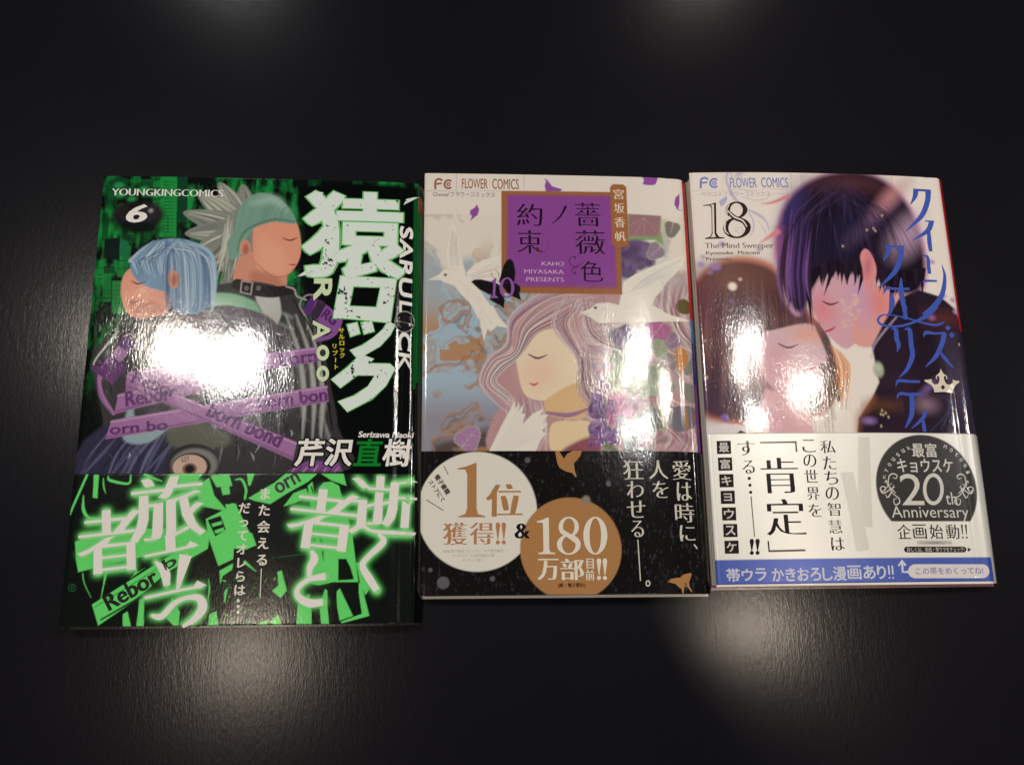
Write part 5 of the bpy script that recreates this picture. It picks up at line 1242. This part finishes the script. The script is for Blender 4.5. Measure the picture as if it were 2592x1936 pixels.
for sx in (1, -1):
    f = lambda q: [(790 + sx * (x - 775), y) for x, y in q]
    for q in ([(440, 490), (470, 500), (480, 470), (440, 455), (405, 480), (400, 560), (440, 640), (500, 690), (500, 735), (460, 745), (450, 700), (480, 690)], [(330, 600), (345, 625), (375, 590), (340, 575), (320, 600), (350, 640), (420, 600), (460, 580)],
              [(360, 540), (380, 520), (390, 560), (430, 600), (470, 640)], [(370, 650), (390, 680), (420, 640), (450, 560)], [(360, 600), (400, 570), (430, 545)]): k3.ribbon("seal_flourish#%d@b" % sx, 'c6', f(q), [5, 12, 8, 12, 5], SLt)
for i, (ch, x) in enumerate((("企", 500), ("画", 650), ("始", 812), ("動", 972))): k3.g("launch_lettering@b", ch, 'c6', (x, 935, x + 128, 1072), BN, .012, -.004)
for x in (1135, 1175): k3.ribbon("launch_lettering@b", 'c6', [(x - 8, 935), (x, 1030)], [18, 7], BN); k3.disc("launch_lettering@b", 'c6', (x + 2, 1058), 9, BN, n=10)
# cover lettering
LB = ink((128, 138, 206))
fc(k3, 'c1', 218, 122, LB); k3.g("publisher_lettering", "FLOWER", 'c1', (545, 145, 832, 252), LB, .01, .0); k3.g("publisher_lettering", "COMICS", 'c1', (882, 148, 1172, 256), LB, .01, .0)
k3.g("imprint_lettering", "ベツコミフラワーコミックス", 'c1', (238, 292, 980, 345), ink((172, 166, 178)))
BR = ink((52, 40, 36)); PW = ink((232, 224, 214))
N = "volume_number"
k3.shape(N, 'c1', [(395, 405), (400, 740), (430, 785), (485, 792), (485, 803), (278, 803), (278, 792), (330, 780), (350, 740), (345, 470), (330, 440), (258, 440), (258, 432), (330, 425)], BR, lv=1)
k3.shape(N, 'c1', [(372, 425), (378, 745), (395, 786), (340, 788), (358, 745), (352, 465), (340, 432)], PW, lv=2)
for (x, y, rx, ry, hx, hy) in ((615, 495, 118, 92, 68, 76), (620, 690, 150, 114, 92, 96)):
    k3.disc(N, 'c1', (x, y), rx, BR, lv=1 if y < 600 else 1.2, hole=(hx, hy), ry=ry)
k3.ribbon(N, 'c1', [(530, 520), (600, 580), (690, 620), (740, 700)], [46, 52, 54, 44], BR, lv=1.5); k3.ribbon(N, 'c1', [(520, 500), (590, 570), (680, 612), (728, 680)], [14, 18, 18, 12], PW, lv=2)
k3.ribbon(N, 'c1', [(545, 560), (495, 620), (490, 710), (530, 760)], [10, 18, 18, 10], PW, lv=2); k3.ribbon(N, 'c1', [(520, 540), (508, 490), (540, 430)], [8, 14, 8], PW, lv=2)
BRn = ink((104, 88, 84))
k3.g("subtitle_lettering", "The Mind Sweeper", 'c1', (280, 852, 1015, 932), BRn, .015, -.02); k3.g("subtitle_lettering", "Kyousuke  Motomi", 'c1', (290, 940, 862, 992), BRn, .03, -.01); k3.g("subtitle_lettering", "Presents", 'c1', (290, 1005, 555, 1044), BRn, .03, -.01)
TB = ink((70, 94, 188)); N = "title_lettering#a"
def R_(fr, pts, w, lv=1):
    # right column of the title ends at ズ; the left column starts lower down
    x, y = fp(fr, [pts[0]])[0]
    k3.ribbon("title_lettering#a" if x > 2285 + (y - 600) * .12 else "title_lettering#b", fr, pts, w, TB, lv=lv)
for fr, dx, dy in (('c2', 0, 0), ('c2', -308, 625)):
    R_(fr, [(1020 + dx, 262 + dy), (1010 + dx, 340 + dy), (960 + dx, 432 + dy)], [60, 50, 8]); R_(fr, [(1000 + dx, 272 + dy), (1190 + dx, 275 + dy)], 26, 1.3)
    R_(fr, [(1162 + dx, 275 + dy), (1150 + dx, 400 + dy), (1080 + dx, 560 + dy), (905 + dx, 730 + dy)], [62, 58, 50, 8], 1.6)
R_('c2', [(1125, 612), (1228, 612)], 16); R_('c2', [(1200, 615), (1150, 720), (980, 828)], [56, 50, 6], 1.3); R_('c2', [(1165, 700), (1170, 820), (1185, 945)], [30, 50, 40], 1.6)
R_('c2', [(1098, 988), (1150, 1010), (1160, 1100), (1170, 1192)], [8, 34, 40, 40]); R_('c2', [(1100, 1300), (1120, 1272), (1255, 1270)], [12, 26, 22])
R_('c2', [(1315, 1090), (1345, 1220), (1320, 1400), (1230, 1540), (1100, 1650)], [6, 34, 52, 58, 46])
R_('c4', [(1380, -20), (1270, 90), (1120, 170), (950, 225), (800, 235), (680, 205), (655, 145), (720, 95), (850, 100)], [50, 50, 30, 28, 26, 30, 26, 16, 12], 1.3)
R_('c4', [(850, 100), (1000, 130), (1180, 180), (1350, 210), (1440, 190), (1490, 165)], [12, 18, 24, 30, 26, 4], 1.6)
R_('c2', [(850, 1245), (850, 1400), (880, 1560), (905, 1700)], [20, 58, 52, 40]); R_('c2', [(650, 1420), (690, 1362), (790, 1365), (945, 1362)], [10, 30, 26, 26], 1.3); R_('c2', [(745, 1410), (750, 1520), (725, 1640)], [26, 54, 20], 1.6)
R_('c4', [(815, 30), (780, 85), (745, 130)], [50, 20, 4]); R_('c4', [(985, -20), (985, 80), (955, 145)], [50, 44, 4])
R_('c4', [(815, 268), (870, 275), (880, 380), (905, 460), (885, 548)], [6, 50, 56, 50, 6]); R_('c4', [(975, 268), (1040, 275), (1060, 450), (1075, 590), (1010, 750), (910, 855)], [6, 52, 58, 60, 44, 10])
R_('c4', [(868, 968), (900, 895), (1020, 900), (1170, 902)], [6, 38, 34, 30]); R_('c4', [(882, 1118), (915, 1052), (1030, 1058), (1190, 1052)], [6, 36, 36, 32]); R_('c4', [(1065, 1060), (1070, 1180), (1060, 1320), (985, 1465)], [56, 60, 54, 16], 1.3)
R_('c4', [(1190, 1275), (1275, 1272)], 14); R_('c4', [(1235, 1275), (1200, 1350), (1065, 1472)], [46, 44, 10], 1.3); R_('c4', [(1210, 1370), (1215, 1440), (1228, 1512)], [26, 46, 44], 1.6)
R_('c4', [(1218, 360), (1245, 305), (1360, 312), (1500, 305)], [6, 42, 28, 30]); R_('c4', [(1480, 305), (1450, 430), (1370, 590), (1240, 722)], [60, 60, 50, 12], 1.3); R_('c4', [(1420, 520), (1470, 600), (1590, 722)], [10, 44, 20], 1.6)
k3.shape(N, 'c4', [(1522, 205), (1562, 240), (1528, 280), (1488, 242)], TB); k3.shape(N, 'c4', [(1570, 288), (1610, 328), (1578, 368), (1536, 328)], TB)
CR = ink((226, 216, 196)); N = "crown_emblem"
k3.shape(N, 'c4', [(1432, 740), (1452, 785), (1482, 815), (1468, 850), (1475, 880), (1500, 925), (1545, 935), (1590, 900), (1582, 868), (1610, 880), (1665, 885), (1665, 905), (1625, 930), (1600, 975), (1582, 1035), (1470, 1022), (1350, 1030), (1340, 985), (1310, 940), (1225, 895), (1225, 880), (1290, 875), (1312, 868), (1320, 905), (1350, 935), (1400, 925), (1415, 880), (1412, 845), (1385, 815), (1415, 790)], CR, lv=1)
for sx in (-1, 1): k3.ribbon(N, 'c4', [(1440 + sx * 15, 850), (1440 + sx * 40, 820), (1440 + sx * 65, 835), (1440 + sx * 62, 868)], 12, CR, lv=1.3)
k3.shape(N, 'c4', [(1455, 935), (1485, 965), (1458, 1000), (1430, 968)], ink((52, 38, 60)), lv=2)
k3.body([(0, .4, (196, 40, 50)), (.4, 1, (60, 50, 84))], (150, 110, 120), paper=(236, 234, 220), band_rgb=(200, 200, 198), band_top=BT3)

# ------------------------------------------------------------------ hang the lettering on its sheet
for k in (k1, k2, k3):
    cov = [o for o in k.root.children if o.name.startswith("jacket_cover")][0]
    bnd = [o for o in k.root.children if o.name.startswith("paper_band")][0]
    k.band_spine.parent = bnd
    par = {'*': cov}
    for (nm, lv) in k.decals:
        if nm.endswith('@b'): par[nm] = bnd
    k.build_decals(par, {'cover': 0.0, 'band': .38 if k is not k3 else .42})
bpy.data.objects.remove(_fo); bpy.data.curves.remove(_fc)
